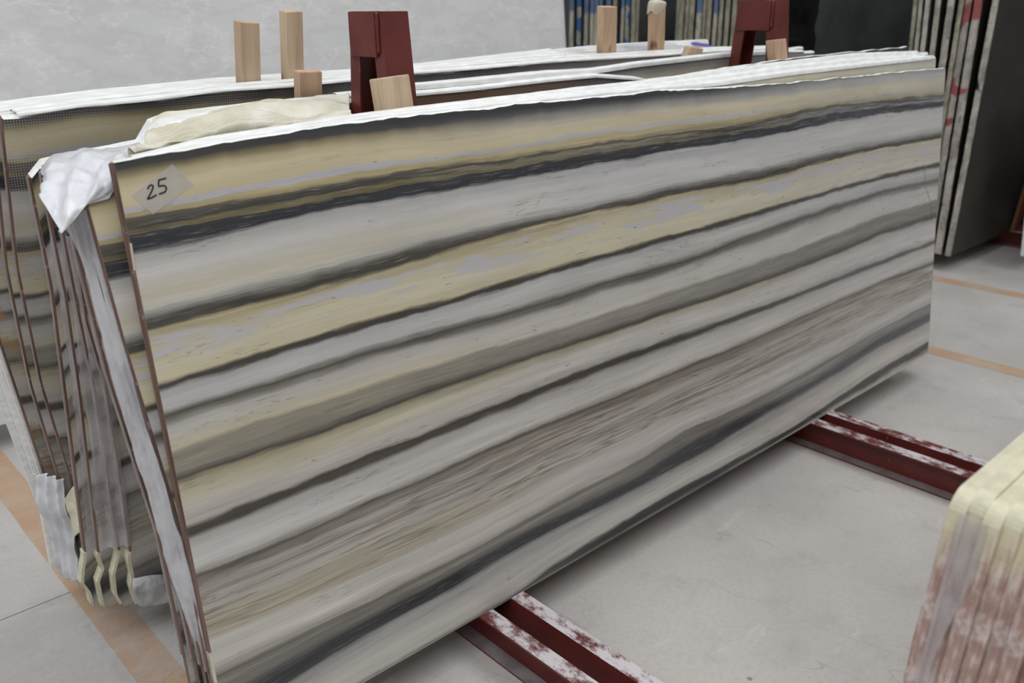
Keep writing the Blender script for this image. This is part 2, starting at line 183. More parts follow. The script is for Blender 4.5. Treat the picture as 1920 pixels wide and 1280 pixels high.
# ------------------------------------------------------------------ light
world = bpy.data.worlds.new('hall_light'); scene.world = world; world.use_nodes = True
bg = world.node_tree.nodes['Background']
bg.inputs[0].default_value = (0.965, 0.985, 1.0, 1); bg.inputs[1].default_value = 0.35
def area(name, loc, size, power, col=(0.95, 0.98, 1.0)):
    l = bpy.data.lights.new(name, 'AREA'); l.shape = 'RECTANGLE'; l.size, l.size_y = size
    l.energy = power; l.color = col
    o = bpy.data.objects.new(name, l); o.location = loc; COL.objects.link(o)
    return o
area('roof_light', (-3.2, -1.6, 6.5), (5.0, 8.0), 395)
area('roof_light', (4.5, -1.5, 7.0), (3.0, 9.0), 285)
vs = scene.view_settings
vs.view_transform = 'Standard'; vs.look = 'None'; vs.exposure = 0.0; vs.gamma = 1.0; vs.use_curve_mapping = False

# ------------------------------------------------------------------ node helpers
def lin(c):
    c = c / 255.0
    return c / 12.92 if c <= 0.04045 else ((c + 0.055) / 1.055) ** 2.4
def col(rgb, k=1.0):
    return tuple(min(1.0, lin(v) * k) for v in rgb) + (1.0,)
class NT:
    def __init__(s, name):
        s.m = bpy.data.materials.new(name); s.m.use_nodes = True
        s.t = s.m.node_tree; s.n = s.t.nodes; s.bsdf = s.n['Principled BSDF']; s.out = s.n['Material Output']
    def new(s, t, **kw):
        n = s.n.new(t)
        for k, v in kw.items(): setattr(n, k, v)
        return n
    def put(s, sock, v):
        if isinstance(v, bpy.types.NodeSocket): s.t.links.new(v, sock)
        elif v is not None: sock.default_value = v
    def math(s, op, a, b=None, c=None, clamp=False):
        n = s.new('ShaderNodeMath', operation=op, use_clamp=clamp)
        s.put(n.inputs[0], a); s.put(n.inputs[1], b)
        if c is not None: s.put(n.inputs[2], c)
        return n.outputs[0]
    def mix(s, f, a, b, mode='MIX'):
        n = s.new('ShaderNodeMix', data_type='RGBA', blend_type=mode)
        s.put(n.inputs[0], f); s.put(n.inputs[6], a); s.put(n.inputs[7], b); return n.outputs[2]
    def ramp(s, f, stops, interp='LINEAR'):
        n = s.new('ShaderNodeValToRGB'); e = n.color_ramp.elements; n.color_ramp.interpolation = interp
        while len(e) < len(stops): e.new(0.5)
        for el, (p, c) in zip(e, stops): el.position = p
        for el, (p, c) in zip(e, stops): el.position = p; el.color = c if len(c) == 4 else tuple(c) + (1,)
        s.put(n.inputs[0], f); return n.outputs[0]
    def smooth(s, v, a, b, lo=0.0, hi=1.0):
        n = s.new('ShaderNodeMapRange', interpolation_type='SMOOTHSTEP')
        s.put(n.inputs[0], v)
        for i, q in enumerate((a, b, lo, hi)): n.inputs[i + 1].default_value = q
        return n.outputs[0]
    def xyz(s, x, y, z):
        n = s.new('ShaderNodeCombineXYZ'); s.put(n.inputs[0], x); s.put(n.inputs[1], y); s.put(n.inputs[2], z); return n.outputs[0]
    def sep(s, v):
        n = s.new('ShaderNodeSeparateXYZ'); s.put(n.inputs[0], v); return n.outputs
    def obj(s): return s.new('ShaderNodeTexCoord').outputs['Object']
    def geo(s): return s.new('ShaderNodeNewGeometry').outputs['Position']
    def attr(s, name): return s.new('ShaderNodeAttribute', attribute_name=name).outputs['Fac']
    def noise(s, vec, scale=1.0, detail=2.0, rough=0.5):
        n = s.new('ShaderNodeTexNoise'); s.put(n.inputs['Vector'], vec)
        n.inputs['Scale'].default_value = scale; n.inputs['Detail'].default_value = detail; n.inputs['Roughness'].default_value = rough
        return n.outputs[0]
    def scaled(s, vec, sc, loc=(0, 0, 0)):
        n = s.new('ShaderNodeMapping'); s.put(n.inputs[0], vec); n.inputs[1].default_value = loc; n.inputs[3].default_value = sc; return n.outputs[0]
    def bump(s, h, strength=0.2, dist=0.01):
        n = s.new('ShaderNodeBump'); n.inputs['Strength'].default_value = strength; n.inputs['Distance'].default_value = dist
        s.put(n.inputs['Height'], h); s.put(s.bsdf.inputs['Normal'], n.outputs[0])
    def done(s, color, rough=0.5, spec=None):
        s.put(s.bsdf.inputs['Base Color'], color); s.put(s.bsdf.inputs['Roughness'], rough)
        if spec is not None: s.bsdf.inputs['Specular IOR Level'].default_value = spec
        return s.m
KF = 1.72      # photograph's mid grey -> albedo of upright faces

# ------------------------------------------------------------------ marble
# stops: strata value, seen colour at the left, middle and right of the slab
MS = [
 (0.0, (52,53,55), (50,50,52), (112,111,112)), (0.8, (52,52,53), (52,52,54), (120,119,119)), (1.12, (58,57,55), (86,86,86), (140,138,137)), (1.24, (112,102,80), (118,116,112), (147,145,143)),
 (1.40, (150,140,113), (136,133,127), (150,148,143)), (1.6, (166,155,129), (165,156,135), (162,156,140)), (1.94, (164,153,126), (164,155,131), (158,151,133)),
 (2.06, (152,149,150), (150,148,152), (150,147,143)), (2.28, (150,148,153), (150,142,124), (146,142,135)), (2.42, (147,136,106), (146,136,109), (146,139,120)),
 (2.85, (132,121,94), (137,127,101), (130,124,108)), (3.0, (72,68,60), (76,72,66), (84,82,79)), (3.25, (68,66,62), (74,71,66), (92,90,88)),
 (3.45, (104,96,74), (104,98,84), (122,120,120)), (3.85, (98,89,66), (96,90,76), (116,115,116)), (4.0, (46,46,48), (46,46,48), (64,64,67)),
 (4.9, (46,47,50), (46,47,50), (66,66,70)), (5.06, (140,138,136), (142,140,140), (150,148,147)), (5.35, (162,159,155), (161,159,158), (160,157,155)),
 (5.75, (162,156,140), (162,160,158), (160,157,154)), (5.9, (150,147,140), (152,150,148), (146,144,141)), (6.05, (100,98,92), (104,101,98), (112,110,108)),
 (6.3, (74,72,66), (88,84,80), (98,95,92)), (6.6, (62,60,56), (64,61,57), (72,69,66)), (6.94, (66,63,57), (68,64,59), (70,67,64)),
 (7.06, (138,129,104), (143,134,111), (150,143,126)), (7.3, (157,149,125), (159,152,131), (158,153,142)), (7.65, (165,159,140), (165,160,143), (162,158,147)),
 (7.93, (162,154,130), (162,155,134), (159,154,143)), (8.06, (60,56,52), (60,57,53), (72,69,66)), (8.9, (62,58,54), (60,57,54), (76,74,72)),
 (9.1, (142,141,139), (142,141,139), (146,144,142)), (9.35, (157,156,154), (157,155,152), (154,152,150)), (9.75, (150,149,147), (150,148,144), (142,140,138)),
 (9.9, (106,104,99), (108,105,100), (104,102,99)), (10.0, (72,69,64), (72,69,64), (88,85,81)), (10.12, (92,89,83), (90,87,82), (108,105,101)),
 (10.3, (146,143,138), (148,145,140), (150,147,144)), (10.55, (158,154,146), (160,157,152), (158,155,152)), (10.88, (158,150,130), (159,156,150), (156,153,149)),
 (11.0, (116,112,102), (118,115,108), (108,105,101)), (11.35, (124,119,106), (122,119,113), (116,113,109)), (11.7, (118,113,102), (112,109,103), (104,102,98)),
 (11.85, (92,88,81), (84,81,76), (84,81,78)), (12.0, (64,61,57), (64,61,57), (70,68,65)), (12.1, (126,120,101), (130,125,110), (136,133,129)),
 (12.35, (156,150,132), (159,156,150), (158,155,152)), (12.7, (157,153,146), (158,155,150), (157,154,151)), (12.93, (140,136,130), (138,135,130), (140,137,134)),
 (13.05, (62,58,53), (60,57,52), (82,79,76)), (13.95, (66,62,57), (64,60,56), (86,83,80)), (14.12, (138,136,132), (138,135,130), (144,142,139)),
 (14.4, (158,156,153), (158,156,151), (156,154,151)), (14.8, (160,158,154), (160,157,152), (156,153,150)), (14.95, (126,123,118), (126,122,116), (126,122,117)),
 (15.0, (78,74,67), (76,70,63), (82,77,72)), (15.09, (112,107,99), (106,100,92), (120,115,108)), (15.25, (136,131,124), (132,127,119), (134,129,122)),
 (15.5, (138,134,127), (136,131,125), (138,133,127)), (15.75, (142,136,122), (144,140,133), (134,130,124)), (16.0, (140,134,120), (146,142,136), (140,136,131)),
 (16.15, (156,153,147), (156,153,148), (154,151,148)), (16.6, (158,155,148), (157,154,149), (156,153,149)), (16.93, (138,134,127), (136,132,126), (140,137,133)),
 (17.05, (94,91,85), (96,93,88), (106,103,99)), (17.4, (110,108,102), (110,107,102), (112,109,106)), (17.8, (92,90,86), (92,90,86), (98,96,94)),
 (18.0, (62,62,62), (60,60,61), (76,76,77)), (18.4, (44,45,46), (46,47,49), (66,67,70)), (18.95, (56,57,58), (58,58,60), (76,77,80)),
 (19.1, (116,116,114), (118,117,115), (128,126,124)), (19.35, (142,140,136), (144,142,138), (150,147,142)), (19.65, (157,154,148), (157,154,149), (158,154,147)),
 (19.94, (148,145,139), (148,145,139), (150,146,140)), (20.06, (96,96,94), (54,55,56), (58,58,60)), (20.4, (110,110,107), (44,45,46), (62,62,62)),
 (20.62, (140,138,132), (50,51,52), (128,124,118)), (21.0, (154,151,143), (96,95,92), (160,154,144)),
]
AMP = [(0, .25), (1, .2), (1.2, .08), (2, .1), (2.5, .3), (3, .9), (3.5, .9), (4, .55), (4.9, .5), (5.1, .12), (5.7, .1), (6, .5), (6.9, .6), (7.2, .14), (8, .12),
       (9.1, .08), (9.8, .3), (10.1, .3), (10.3, .08), (10.9, .15), (11.1, .3), (12, .3), (12.3, .15), (13, .3), (14.2, .08), (14.9, .3), (15.1, .5), (15.8, .5), (16.2, .15), (17, .45), (17.6, .6), (18.2, .35), (19.1, .4), (19.4, .15), (20, .3), (21, .3)]
BED = 1.376 - np.array(STRATA).mean(axis=1) * 1.376 / np.array(STRATA)[0].mean()
def bd(t): return float(np.interp(t, range(22), BED))
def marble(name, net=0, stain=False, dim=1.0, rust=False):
    N = NT(name)
    t = N.attr('bed'); u = N.attr('along')
    def nz(fu, ft, s, det, r=.6): return N.noise(N.xyz(N.math('MULTIPLY', u, fu), N.math('MULTIPLY', t, ft), s), 1, det, r)
    n1 = nz(1.3, 9, 1.0, 3)
    n2 = nz(5.5, 42, 4.0, 5)
    n3 = nz(1.2, 48.0, 9.0, 4, .6)
    n4 = nz(4.0, 230.0, 3.0, 3)
    tot = bd(21)
    f01 = N.math('DIVIDE', t, tot)
    amp = N.ramp(f01, [(bd(a) / tot, (b, b, b)) for a, b in AMP[:32]])
    amp2 = N.ramp(f01, [(bd(a) / tot, (b, b, b)) for a, b in AMP[-12:]])
    amp = N.mix(N.math('GREATER_THAN', t, bd(15.4)), amp, amp2)
    warp = N.math('MULTIPLY', N.math('SUBTRACT', n1, .5), .016)
    warp = N.math('ADD', warp, N.math('MULTIPLY', N.math('SUBTRACT', n2, .5), .022))
    warp = N.math('ADD', warp, N.math('MULTIPLY', N.math('MULTIPLY', N.math('SUBTRACT', n3, .5), .055), amp))
    tw = N.math('ADD', t, N.math('MULTIPLY', warp, N.smooth(t, .008, .06, .15, 1.0)))
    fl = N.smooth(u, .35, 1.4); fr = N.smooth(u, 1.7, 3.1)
    segs = []
    for lo, hi in ((0, 7), (7, 14), (14, 21)):
        st = [r for r in MS if lo - .12 <= r[0] <= hi + .12]
        b0, b1 = bd(lo) - .01, bd(hi) + .01
        f = N.math('DIVIDE', N.math('SUBTRACT', tw, b0), b1 - b0)
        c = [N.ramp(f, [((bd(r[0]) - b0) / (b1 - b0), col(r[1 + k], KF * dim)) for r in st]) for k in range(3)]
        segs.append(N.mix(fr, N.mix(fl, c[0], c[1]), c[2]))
    base = N.mix(N.math('GREATER_THAN', tw, bd(14)), N.mix(N.math('GREATER_THAN', tw, bd(7)), segs[0], segs[1]), segs[2])
    # fibrous streaks along the veins
    st = N.math('MULTIPLY', N.math('SUBTRACT', N.math('ADD', N.math('MULTIPLY', n3, .6), N.math('MULTIPLY', n4, .4)), .5), N.math('MULTIPLY', amp, 4.2))
    gain = N.math('MINIMUM', N.math('MAXIMUM', N.math('ADD', 1.0, st), .3), 2.4)
    base = N.mix(1.0, base, N.xyz(gain, gain, gain), 'MULTIPLY')
    cl = N.smooth(nz(2.6, 22, 21.0, 4), .3, .7, .93, 1.05)
    base = N.mix(1.0, base, N.xyz(cl, cl, cl), 'MULTIPLY')
    # thin dark veinlets that wander off the main bands
    vn = nz(1.7, 17, 90.0, 4, .62)
    vl = N.math('MULTIPLY', N.smooth(N.math('ABSOLUTE', N.math('SUBTRACT', vn, .5)), .010, .0), N.smooth(nz(3.0, 9, 95.0, 2), .48, .62))
    base = N.mix(N.math('MULTIPLY', vl, .42), base, col((92, 88, 82), KF * dim))
    zs = N.math('MULTIPLY', N.smooth(t, bd(15.0), bd(15.1)), N.smooth(t, bd(16.1), bd(15.9)))
    for a, c_, k_ in ((11.0, 12.0, .45), (17.0, 18.0, .55), (3.0, 4.0, .6), (6.0, 6.8, .5)):
        zs = N.math('ADD', zs, N.math('MULTIPLY', N.math('MULTIPLY', N.smooth(t, bd(a), bd(a + .1)), N.smooth(t, bd(c_), bd(c_ - .1))), k_))
    for fu, ft, sd, wd in ((.75, 24, 120, .020), (1.1, 42, 130, .018)):
        q = nz(fu, ft, sd, 3, .55)
        ln_ = N.math('MULTIPLY', N.smooth(N.math('ABSOLUTE', N.math('SUBTRACT', q, .5)), wd, .0), zs)
        base = N.mix(N.math('MULTIPLY', ln_, .46), base, col((70, 65, 59), KF * dim))
    hl = N.math('MULTIPLY', N.smooth(nz(1.0, 34, 140, 3), .56, .66), N.math('MULTIPLY', zs, N.smooth(t, bd(14.9), bd(15.2))))
    base = N.mix(N.math('MULTIPLY', hl, .42), base, col((158, 155, 150), KF * dim))
    # pale and dark fibres inside the black bands
    zd = N.math('MULTIPLY', N.smooth(t, bd(2.95), bd(3.1)), N.smooth(t, bd(5.02), bd(4.9)))
    for a, c_ in ((6.0, 7.0), (18.0, 19.0)): zd = N.math('ADD', zd, N.math('MULTIPLY', N.math('MULTIPLY', N.smooth(t, bd(a), bd(a + .15)), N.smooth(t, bd(c_), bd(c_ - .15))), .7))
    fb = N.math('MULTIPLY', N.smooth(nz(7.0, 200, 160, 4, .65), .55, .70), zd)
    base = N.mix(N.math('MULTIPLY', fb, .5), base, col((138, 135, 126), KF * dim))
    fd = N.math('MULTIPLY', N.smooth(nz(4.0, 130, 170, 4, .65), .54, .64), zd)
    base = N.mix(N.math('MULTIPLY', fd, .65), base, col((44, 44, 45), KF * dim))
    # mauve translucent patches in the cream band
    pm = N.math('MULTIPLY', N.smooth(nz(3.2, 30, 33.0, 5), .50, .545), N.math('MULTIPLY', N.smooth(t, bd(7.08), bd(7.25)), N.smooth(t, bd(7.72), bd(7.5))))
    base = N.mix(N.math('MULTIPLY', pm, .85), base, col((152, 150, 154), KF * dim))
    # small brown and dark flecks
    fk = N.smooth(nz(15, 120, 51.0, 2), .68, .74)
    zone = .14
    for a, b in ((7.15, 7.9), (10.25, 10.95), (12.25, 12.95), (1.9, 2.3)):
        zone = N.math('ADD', zone, N.math('MULTIPLY', N.smooth(t, bd(a), bd(a + .15)), N.smooth(t, bd(b), bd(b - .15))))
    base = N.mix(N.math('MULTIPLY', N.math('MULTIPLY', fk, zone), .75), base, col((92, 78, 70), KF * dim))
    # tan lines through the streaky lower zone
    tn = N.math('MULTIPLY', N.smooth(nz(1.5, 48, 71.0, 4), .56, .64), N.math('MULTIPLY', N.smooth(t, bd(15.03), bd(15.15)), N.smooth(t, bd(16.1), bd(15.95))))
    base = N.mix(N.math('MULTIPLY', tn, .6), base, col((100, 89, 77), KF * dim))
    rough = .22
    if net or stain:
        p = N.sep(N.obj())
        if stain:
            m = N.math('MULTIPLY', N.math('MULTIPLY', N.smooth(p[0], .72, .86), N.smooth(p[0], 1.78, 1.55)), N.smooth(N.math('ADD', p[2], N.math('MULTIPLY', N.noise(N.obj(), 5, 4), .12)), 1.28, 1.38))
            base = N.mix(N.math('MULTIPLY', m, .9), base, col((104, 76, 58), KF * .8))
        if rust:
            m = N.math('MULTIPLY', N.smooth(N.noise(N.obj(), 14, 4, .65), .52, .62), N.smooth(p[0], .12, -.02))
            base = N.mix(N.math('MULTIPLY', m, .7), base, col((150, 104, 52), KF * .8))
        q = 1 / .0062
        lines = N.math('MAXIMUM', N.smooth(N.math('PINGPONG', N.math('MULTIPLY', p[0], q), .5), .30, .45), N.smooth(N.math('PINGPONG', N.math('MULTIPLY', p[2], q), .5), .30, .45))
        vis = N.smooth(N.noise(N.obj(), 2.6, 3), .36, .66, .2, 1.0)
        base = N.mix(N.math('MULTIPLY', N.math('MULTIPLY', lines, vis), .38), base, col((160, 156, 148), KF))
        N.bump(lines, .2, .001)
        rough = .4
    return N.done(base, rough, .25)
M = {}
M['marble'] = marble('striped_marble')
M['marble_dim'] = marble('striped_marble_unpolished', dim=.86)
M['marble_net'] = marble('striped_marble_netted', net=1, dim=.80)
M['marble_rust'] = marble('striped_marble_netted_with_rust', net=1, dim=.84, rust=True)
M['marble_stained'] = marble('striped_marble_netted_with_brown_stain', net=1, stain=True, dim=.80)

def simple(name, rgb, rough=.6, k=1.0, nscale=None, amt=.25, stretch=(1, 1, 1), bump=0, spec=.3, rgb2=None, detail=4):
    N = NT(name); c = col(rgb, k)
    if nscale:
        n = N.noise(N.scaled(N.obj(), stretch), nscale, detail, .6)
        c2 = col(rgb2, k) if rgb2 else tuple(v * (1 - amt) for v in c[:3]) + (1,)
        c = N.mix(N.smooth(n, .35, .65), c2, c)
        if bump: N.bump(n, bump, .004)
    return N.done(c, rough, spec)

def make_resin():
    N = NT('white_resin_edge'); p = N.obj()
    n = N.noise(N.scaled(p, (3, 10, 10)), 6, 5, .6)
    c = N.mix(N.smooth(n, .35, .7), col((230, 229, 224)), col((246, 247, 247)))
    return N.done(c, .4, .35)
M['resin'] = make_resin()
M['cream'] = simple('cream_resin', (216, 210, 184), .4, 1.0, 30, .12, (1, 1, 2), .25)
def make_end():
    N = NT('brown_slab_end'); p = N.obj()
    s = N.sep(p)
    n = N.noise(N.xyz(N.math('MULTIPLY', s[0], 3), N.math('MULTIPLY', s[1], 380), N.math('MULTIPLY', s[2], 2.0)), 1, 2)
    c = N.ramp(n, [(.3, col((66, 48, 44), 1.2)), (.45, col((100, 78, 70), 1.3)), (.6, col((128, 102, 92), 1.35)), (.72, col((84, 62, 56), 1.2))])
    d = N.noise(p, 34, 4, .7)
    c = N.mix(N.smooth(d, .58, .72, 0, .5), c, col((176, 164, 160), 1.2))
    N.bump(n, .5, .003)
    return N.done(c, .55, .3)
M['end'] = make_end()
M['rim_pale'] = simple('dusty_pale_slab_rim', (176, 164, 162), .6, 1.0, 40, .3, (1, 1, .3), .3)
def make_end2():
    N = NT('dusty_red_brown_slab_end'); p = N.obj()
    n = N.noise(N.scaled(p, (4, 60, 9)), 1, 4, .65)
    c = N.ramp(n, [(.3, col((122, 92, 84), 1.35)), (.5, col((150, 126, 118), 1.35)), (.62, col((176, 164, 158), 1.35))])
    d = N.noise(p, 22, 5, .65)
    c = N.mix(N.smooth(d, .5, .68, 0, .75), c, col((198, 190, 190), 1.15))
    s = N.sep(p)
    z = N.math('ADD', s[2], N.math('MULTIPLY', N.math('SUBTRACT', N.noise(N.scaled(p, (1, 40, 1)), 2.0, 2), .5), .22))
    c = N.mix(N.smooth(z, .82, .93), c, col((196, 188, 160), 1.15))
    N.bump(d, .5, .006)
    return N.done(c, .5, .3)
M['end_dusty'] = make_end2()
def make_film(name, lo, hi, tint=(226, 226, 230)):
    N = NT(name); N.done(col(tint), .28, .6)
    n = N.noise(N.scaled(N.geo(), (1, 1, .45)), 13, 5, .65)
    N.bump(N.noise(N.scaled(N.geo(), (1, 1, .3)), 26, 4, .6), .35, .008)
    tr = N.new('ShaderNodeBsdfTransparent'); tr.inputs[0].default_value = (.97, .97, .98, 1)
    mx = N.new('ShaderNodeMixShader'); N.put(mx.inputs[0], N.smooth(n, .3, .7, lo, hi))
    N.put(mx.inputs[1], tr.outputs[0]); N.put(mx.inputs[2], N.bsdf.outputs[0]); N.put(N.out.inputs[0], mx.outputs[0])
    return N.m
M['film'] = make_film('clear_plastic_film', .02, .22)
M['film_mauve'] = make_film('mauve_grey_plastic_film', .10, .36, (206, 199, 199))
M['film_milky'] = make_film('milky_plastic_film', .22, .58)
M['film_thick'] = make_film('white_plastic_film', .70, .98)
def make_netcloth():
    N = NT('cream_fibre_net'); p = N.geo(); s = N.sep(p)
    g = N.math('MAXIMUM', N.smooth(N.math('PINGPONG', N.math('MULTIPLY', s[0], 1 / .0045), .5), .25, .45), N.smooth(N.math('PINGPONG', N.math('MULTIPLY', s[1], 1 / .007), .5), .32, .46))
    n = N.noise(p, 9, 4)
    c = N.mix(N.smooth(n, .35, .7), col((196, 186, 160), 1.0), col((226, 222, 208), 1.0))
    c = N.mix(N.math('MULTIPLY', g, .35), c, col((238, 238, 230)))
    N.bump(g, .4, .003)
    return N.done(c, .55, .3)
M['net'] = make_netcloth()
def make_wood(name, a, b):
    N = NT(name); p = N.obj()
    n = N.noise(N.scaled(p, (26, 26, 1.4)), 1, 3, .6)
    fine = N.noise(N.scaled(p, (140, 140, 5)), 1, 2)
    c = N.mix(N.smooth(n, .35, .65), col(a), col(b))
    c = N.mix(N.smooth(fine, .5, .7, 0, .3), c, col(tuple(v * .8 for v in a)))
    k = N.smooth(N.noise(N.scaled(p, (16, 16, 9)), 1, 0), .74, .80)
    c = N.mix(N.math('MULTIPLY', k, .8), c, col((104, 66, 44)))
    N.bump(fine, .2, .002)
    return N.done(c, .7, .2)
M['wood'] = make_wood('pale_pine', (188, 162, 136), (206, 183, 156))
M['wood_warm'] = make_wood('warm_pine', (186, 152, 124), (203, 172, 144))
M['wood_brown'] = make_wood('brown_plank', (128, 92, 64), (146, 108, 78))
def make_red(name, dust):
    N = NT(name); p = N.geo()
    n = N.noise(p, 9, 4); c = N.mix(N.smooth(n, .3, .7), col((92, 39, 36), 1.0), col((108, 48, 44), 1.0))
    sc = N.noise(N.scaled(p, (60, 60, 14)), 1, 3, .7)
    c = N.mix(N.smooth(sc, .68, .76, 0, .6), c, col((170, 150, 150)))
    if dust:
        d = N.noise(N.scaled(p, (1, .55, 1)), 20, 6, .72)
        big = N.noise(p, 3.5, 2)
        d = N.math('ADD', d, N.math('MULTIPLY', N.math('SUBTRACT', big, .5), .3))
        c = N.mix(N.smooth(d, .42, .60, 0, .95), c, col((208, 202, 204), .95))
    N.bump(n, .1, .002)
    return N.done(c, .55 if dust else .38, .4)
M['red'] = make_red('dark_red_paint', False)
M['red_dusty'] = make_red('dark_red_paint_under_stone_dust', True)
def make_grey_dust():
    N = NT('grey_stone_dust_on_steel'); p = N.geo()
    n = N.noise(p, 14, 5, .6)
    return N.done(N.mix(N.smooth(n, .3, .7), col((112, 100, 100)), col((136, 128, 126))), .8, .2)
M['dust'] = make_grey_dust()
def make_concrete():
    N = NT('smooth_grey_concrete'); p = N.geo()
    a = N.noise(p, 1.1, 5, .6); b = N.noise(p, 6, 5, .65); f = N.noise(p, 60, 3, .7)
    c = N.mix(N.smooth(a, .3, .7), col((178, 173, 169)), col((192, 187, 182)))
    c = N.mix(N.smooth(b, .5, .75, 0, .5), c, col((165, 161, 157)))
    c = N.mix(N.smooth(f, .45, .7, 0, .22), c, col((146, 142, 139)))
    w = N.smooth(N.noise(N.scaled(p, (1.2, 4, 1), (3, 1, 0)), 2.4, 6, .7), .60, .70, 0, .4)
    c = N.mix(w, c, col((206, 203, 200)))
    # hairline scuffs
    d = N.noise(N.scaled(p, (2.2, .8, 1)), 1.3, 3, .6)
    line = N.smooth(N.math('ABSOLUTE', N.math('SUBTRACT', d, .5)), .006, .0, 0, .35)
    c = N.mix(N.math('MULTIPLY', line, N.smooth(N.noise(p, 1.7, 3), .45, .65, 0, .8)), c, col((120, 116, 113)))
    sp = N.new('ShaderNodeTexVoronoi'); N.put(sp.inputs['Vector'], p); sp.inputs['Scale'].default_value = 3.5
    c = N.mix(N.smooth(sp.outputs['Distance'], .035, .02, 0, .6), c, col((92, 88, 84)))
    N.bump(f, .05, .002)
    return N.done(c, N.smooth(a, .3, .7, .42, .6), .35)
M['concrete'] = make_concrete()
M['groove'] = simple('dark_joint', (70, 66, 64), .9)
def make_tape():
    N = NT('worn_orange_floor_paint'); p = N.geo()
    n = N.noise(p, 5, 6, .7)
    c = N.mix(N.smooth(n, .35, .7), col((180, 148, 120)), col((184, 162, 142)))
    c = N.mix(N.smooth(N.noise(p, 17, 5, .7), .56, .70, 0, .55), c, col((168, 158, 150)))
    return N.done(c, .6, .3)
M['tape'] = make_tape()
def make_dark(name, a, b, k=1.0):
    N = NT(name); p = N.geo()
    n = N.noise(p, 2.0, 5, .6); f = N.noise(p, 70, 2)
    c = N.mix(N.smooth(n, .3, .7), col(a, k), col(b, k))
    c = N.mix(N.smooth(f, .62, .74, 0, .35), c, col((110, 112, 108)))
    w = N.noise(N.scaled(p, (1.5, 1.5, .7)), 3.2, 6, .75)
    c = N.mix(N.smooth(w, .66, .74, 0, .28), c, col((128, 130, 128)))
    return N.done(c, .5, .3)
M['dark'] = make_dark('dark_green_grey_stone', (56, 59, 57), (74, 77, 75))
M['dark_warm'] = make_dark('dark_brown_grey_stone', (46, 45, 41), (60, 58, 53))
def make_edge(name, base, mark=None, zlo=None, dens=.6):
    N = NT(name); p = N.geo()
    n = N.noise(N.scaled(p, (14, 14, 5)), 1, 5, .7)
    c = N.mix(N.smooth(n, .3, .68), col(tuple(v * .72 for v in base)), col(base))
    d = N.noise(N.scaled(p, (60, 60, 22)), 1, 4, .75)
    c = N.mix(N.smooth(d, .55, .66, 0, .7), c, col((74, 73, 68)))
    if mark:
        m = N.smooth(N.noise(N.scaled(p, (5, 5, 7), (2, 7, 1)), 1, 1), dens, dens + .03)
        if zlo is not None: m = N.math('MULTIPLY', N.smooth(N.math('ADD', N.sep(p)[2], N.math('MULTIPLY', N.math('SUBTRACT', N.noise(p, 5, 2), .5), .16)), zlo - .02, zlo + .02), .8)
        c = N.mix(m, c, col(mark))
    N.bump(d, .5, .006)
    return N.done(c, .75, .2)
M['edge'] = make_edge('raw_grey_stone_edge', (196, 190, 178))
M['edge_olive'] = make_edge('raw_olive_stone_edge', (180, 174, 154))
M['edge_red'] = make_edge('raw_grey_stone_edge_red_marks', (196, 188, 180), (160, 92, 92), None, .615)
M['edge_black'] = make_edge('raw_grey_stone_edge_black_marks', (198, 192, 182), (30, 32, 34), None, .64)
M['edge_blue'] = make_edge('raw_stone_edge_blue_paint', (190, 186, 176), (70, 108, 160), None, .46)
M['edge_bluetop'] = make_edge('raw_stone_edge_blue_top', (206, 200, 186), (78, 112, 160), 1.735)
def make_white_stone():
    N = NT('white_veined_quartzite'); p = N.geo()
    n = N.noise(N.scaled(p, (1, 1, 2.0)), 1.6, 6, .6)
    c = N.mix(N.smooth(n, .3, .7), col((169, 168, 168), 1.66), col((176, 175, 174), 1.66))
    v = N.noise(N.scaled(p, (1.2, 1, 3.0), (1, 0, 2)), 2.0, 5, .62)
    line = N.smooth(N.math('ABSOLUTE', N.math('SUBTRACT', v, .5)), .05, .0, 0, .22)
    c = N.mix(line, c, col((150, 147, 142), 1.66))
    v2 = N.noise(N.scaled(p, (1.0, 1, 2.0), (5, 0, 7)), 2.6, 6, .66)
    c = N.mix(N.smooth(N.math('ABSOLUTE', N.math('SUBTRACT', v2, .52)), .02, .0, 0, .5), c, col((190, 187, 185), 1.66))
    return N.done(c, .35, .35)
M['white'] = make_white_stone()
M['white_edge'] = simple('pale_sawn_edge', (186, 186, 184), .6, 1.45, 12, .06)
def make_black():
    N = NT('black_plastic_sheet'); N.bump(N.noise(N.geo(), 24, 4), .6, .01)
    return N.done(col((7, 7, 8)), .55, .12)
M['black'] = make_black()
M['sticker'] = make_film('frosted_paper_label', .30, .40, (226, 222, 214))
M['ink'] = simple('black_marker_ink', (22, 22, 24), .6)
M['tie'] = make_film('violet_plastic_tie', .75, 1.0, (104, 92, 190))
M['chip'] = simple('pale_chipped_edge', (206, 198, 180), .5)
M['wall'] = simple('grey_hall_wall', (132, 134, 134), .8, 1.0, 1.2, .1)

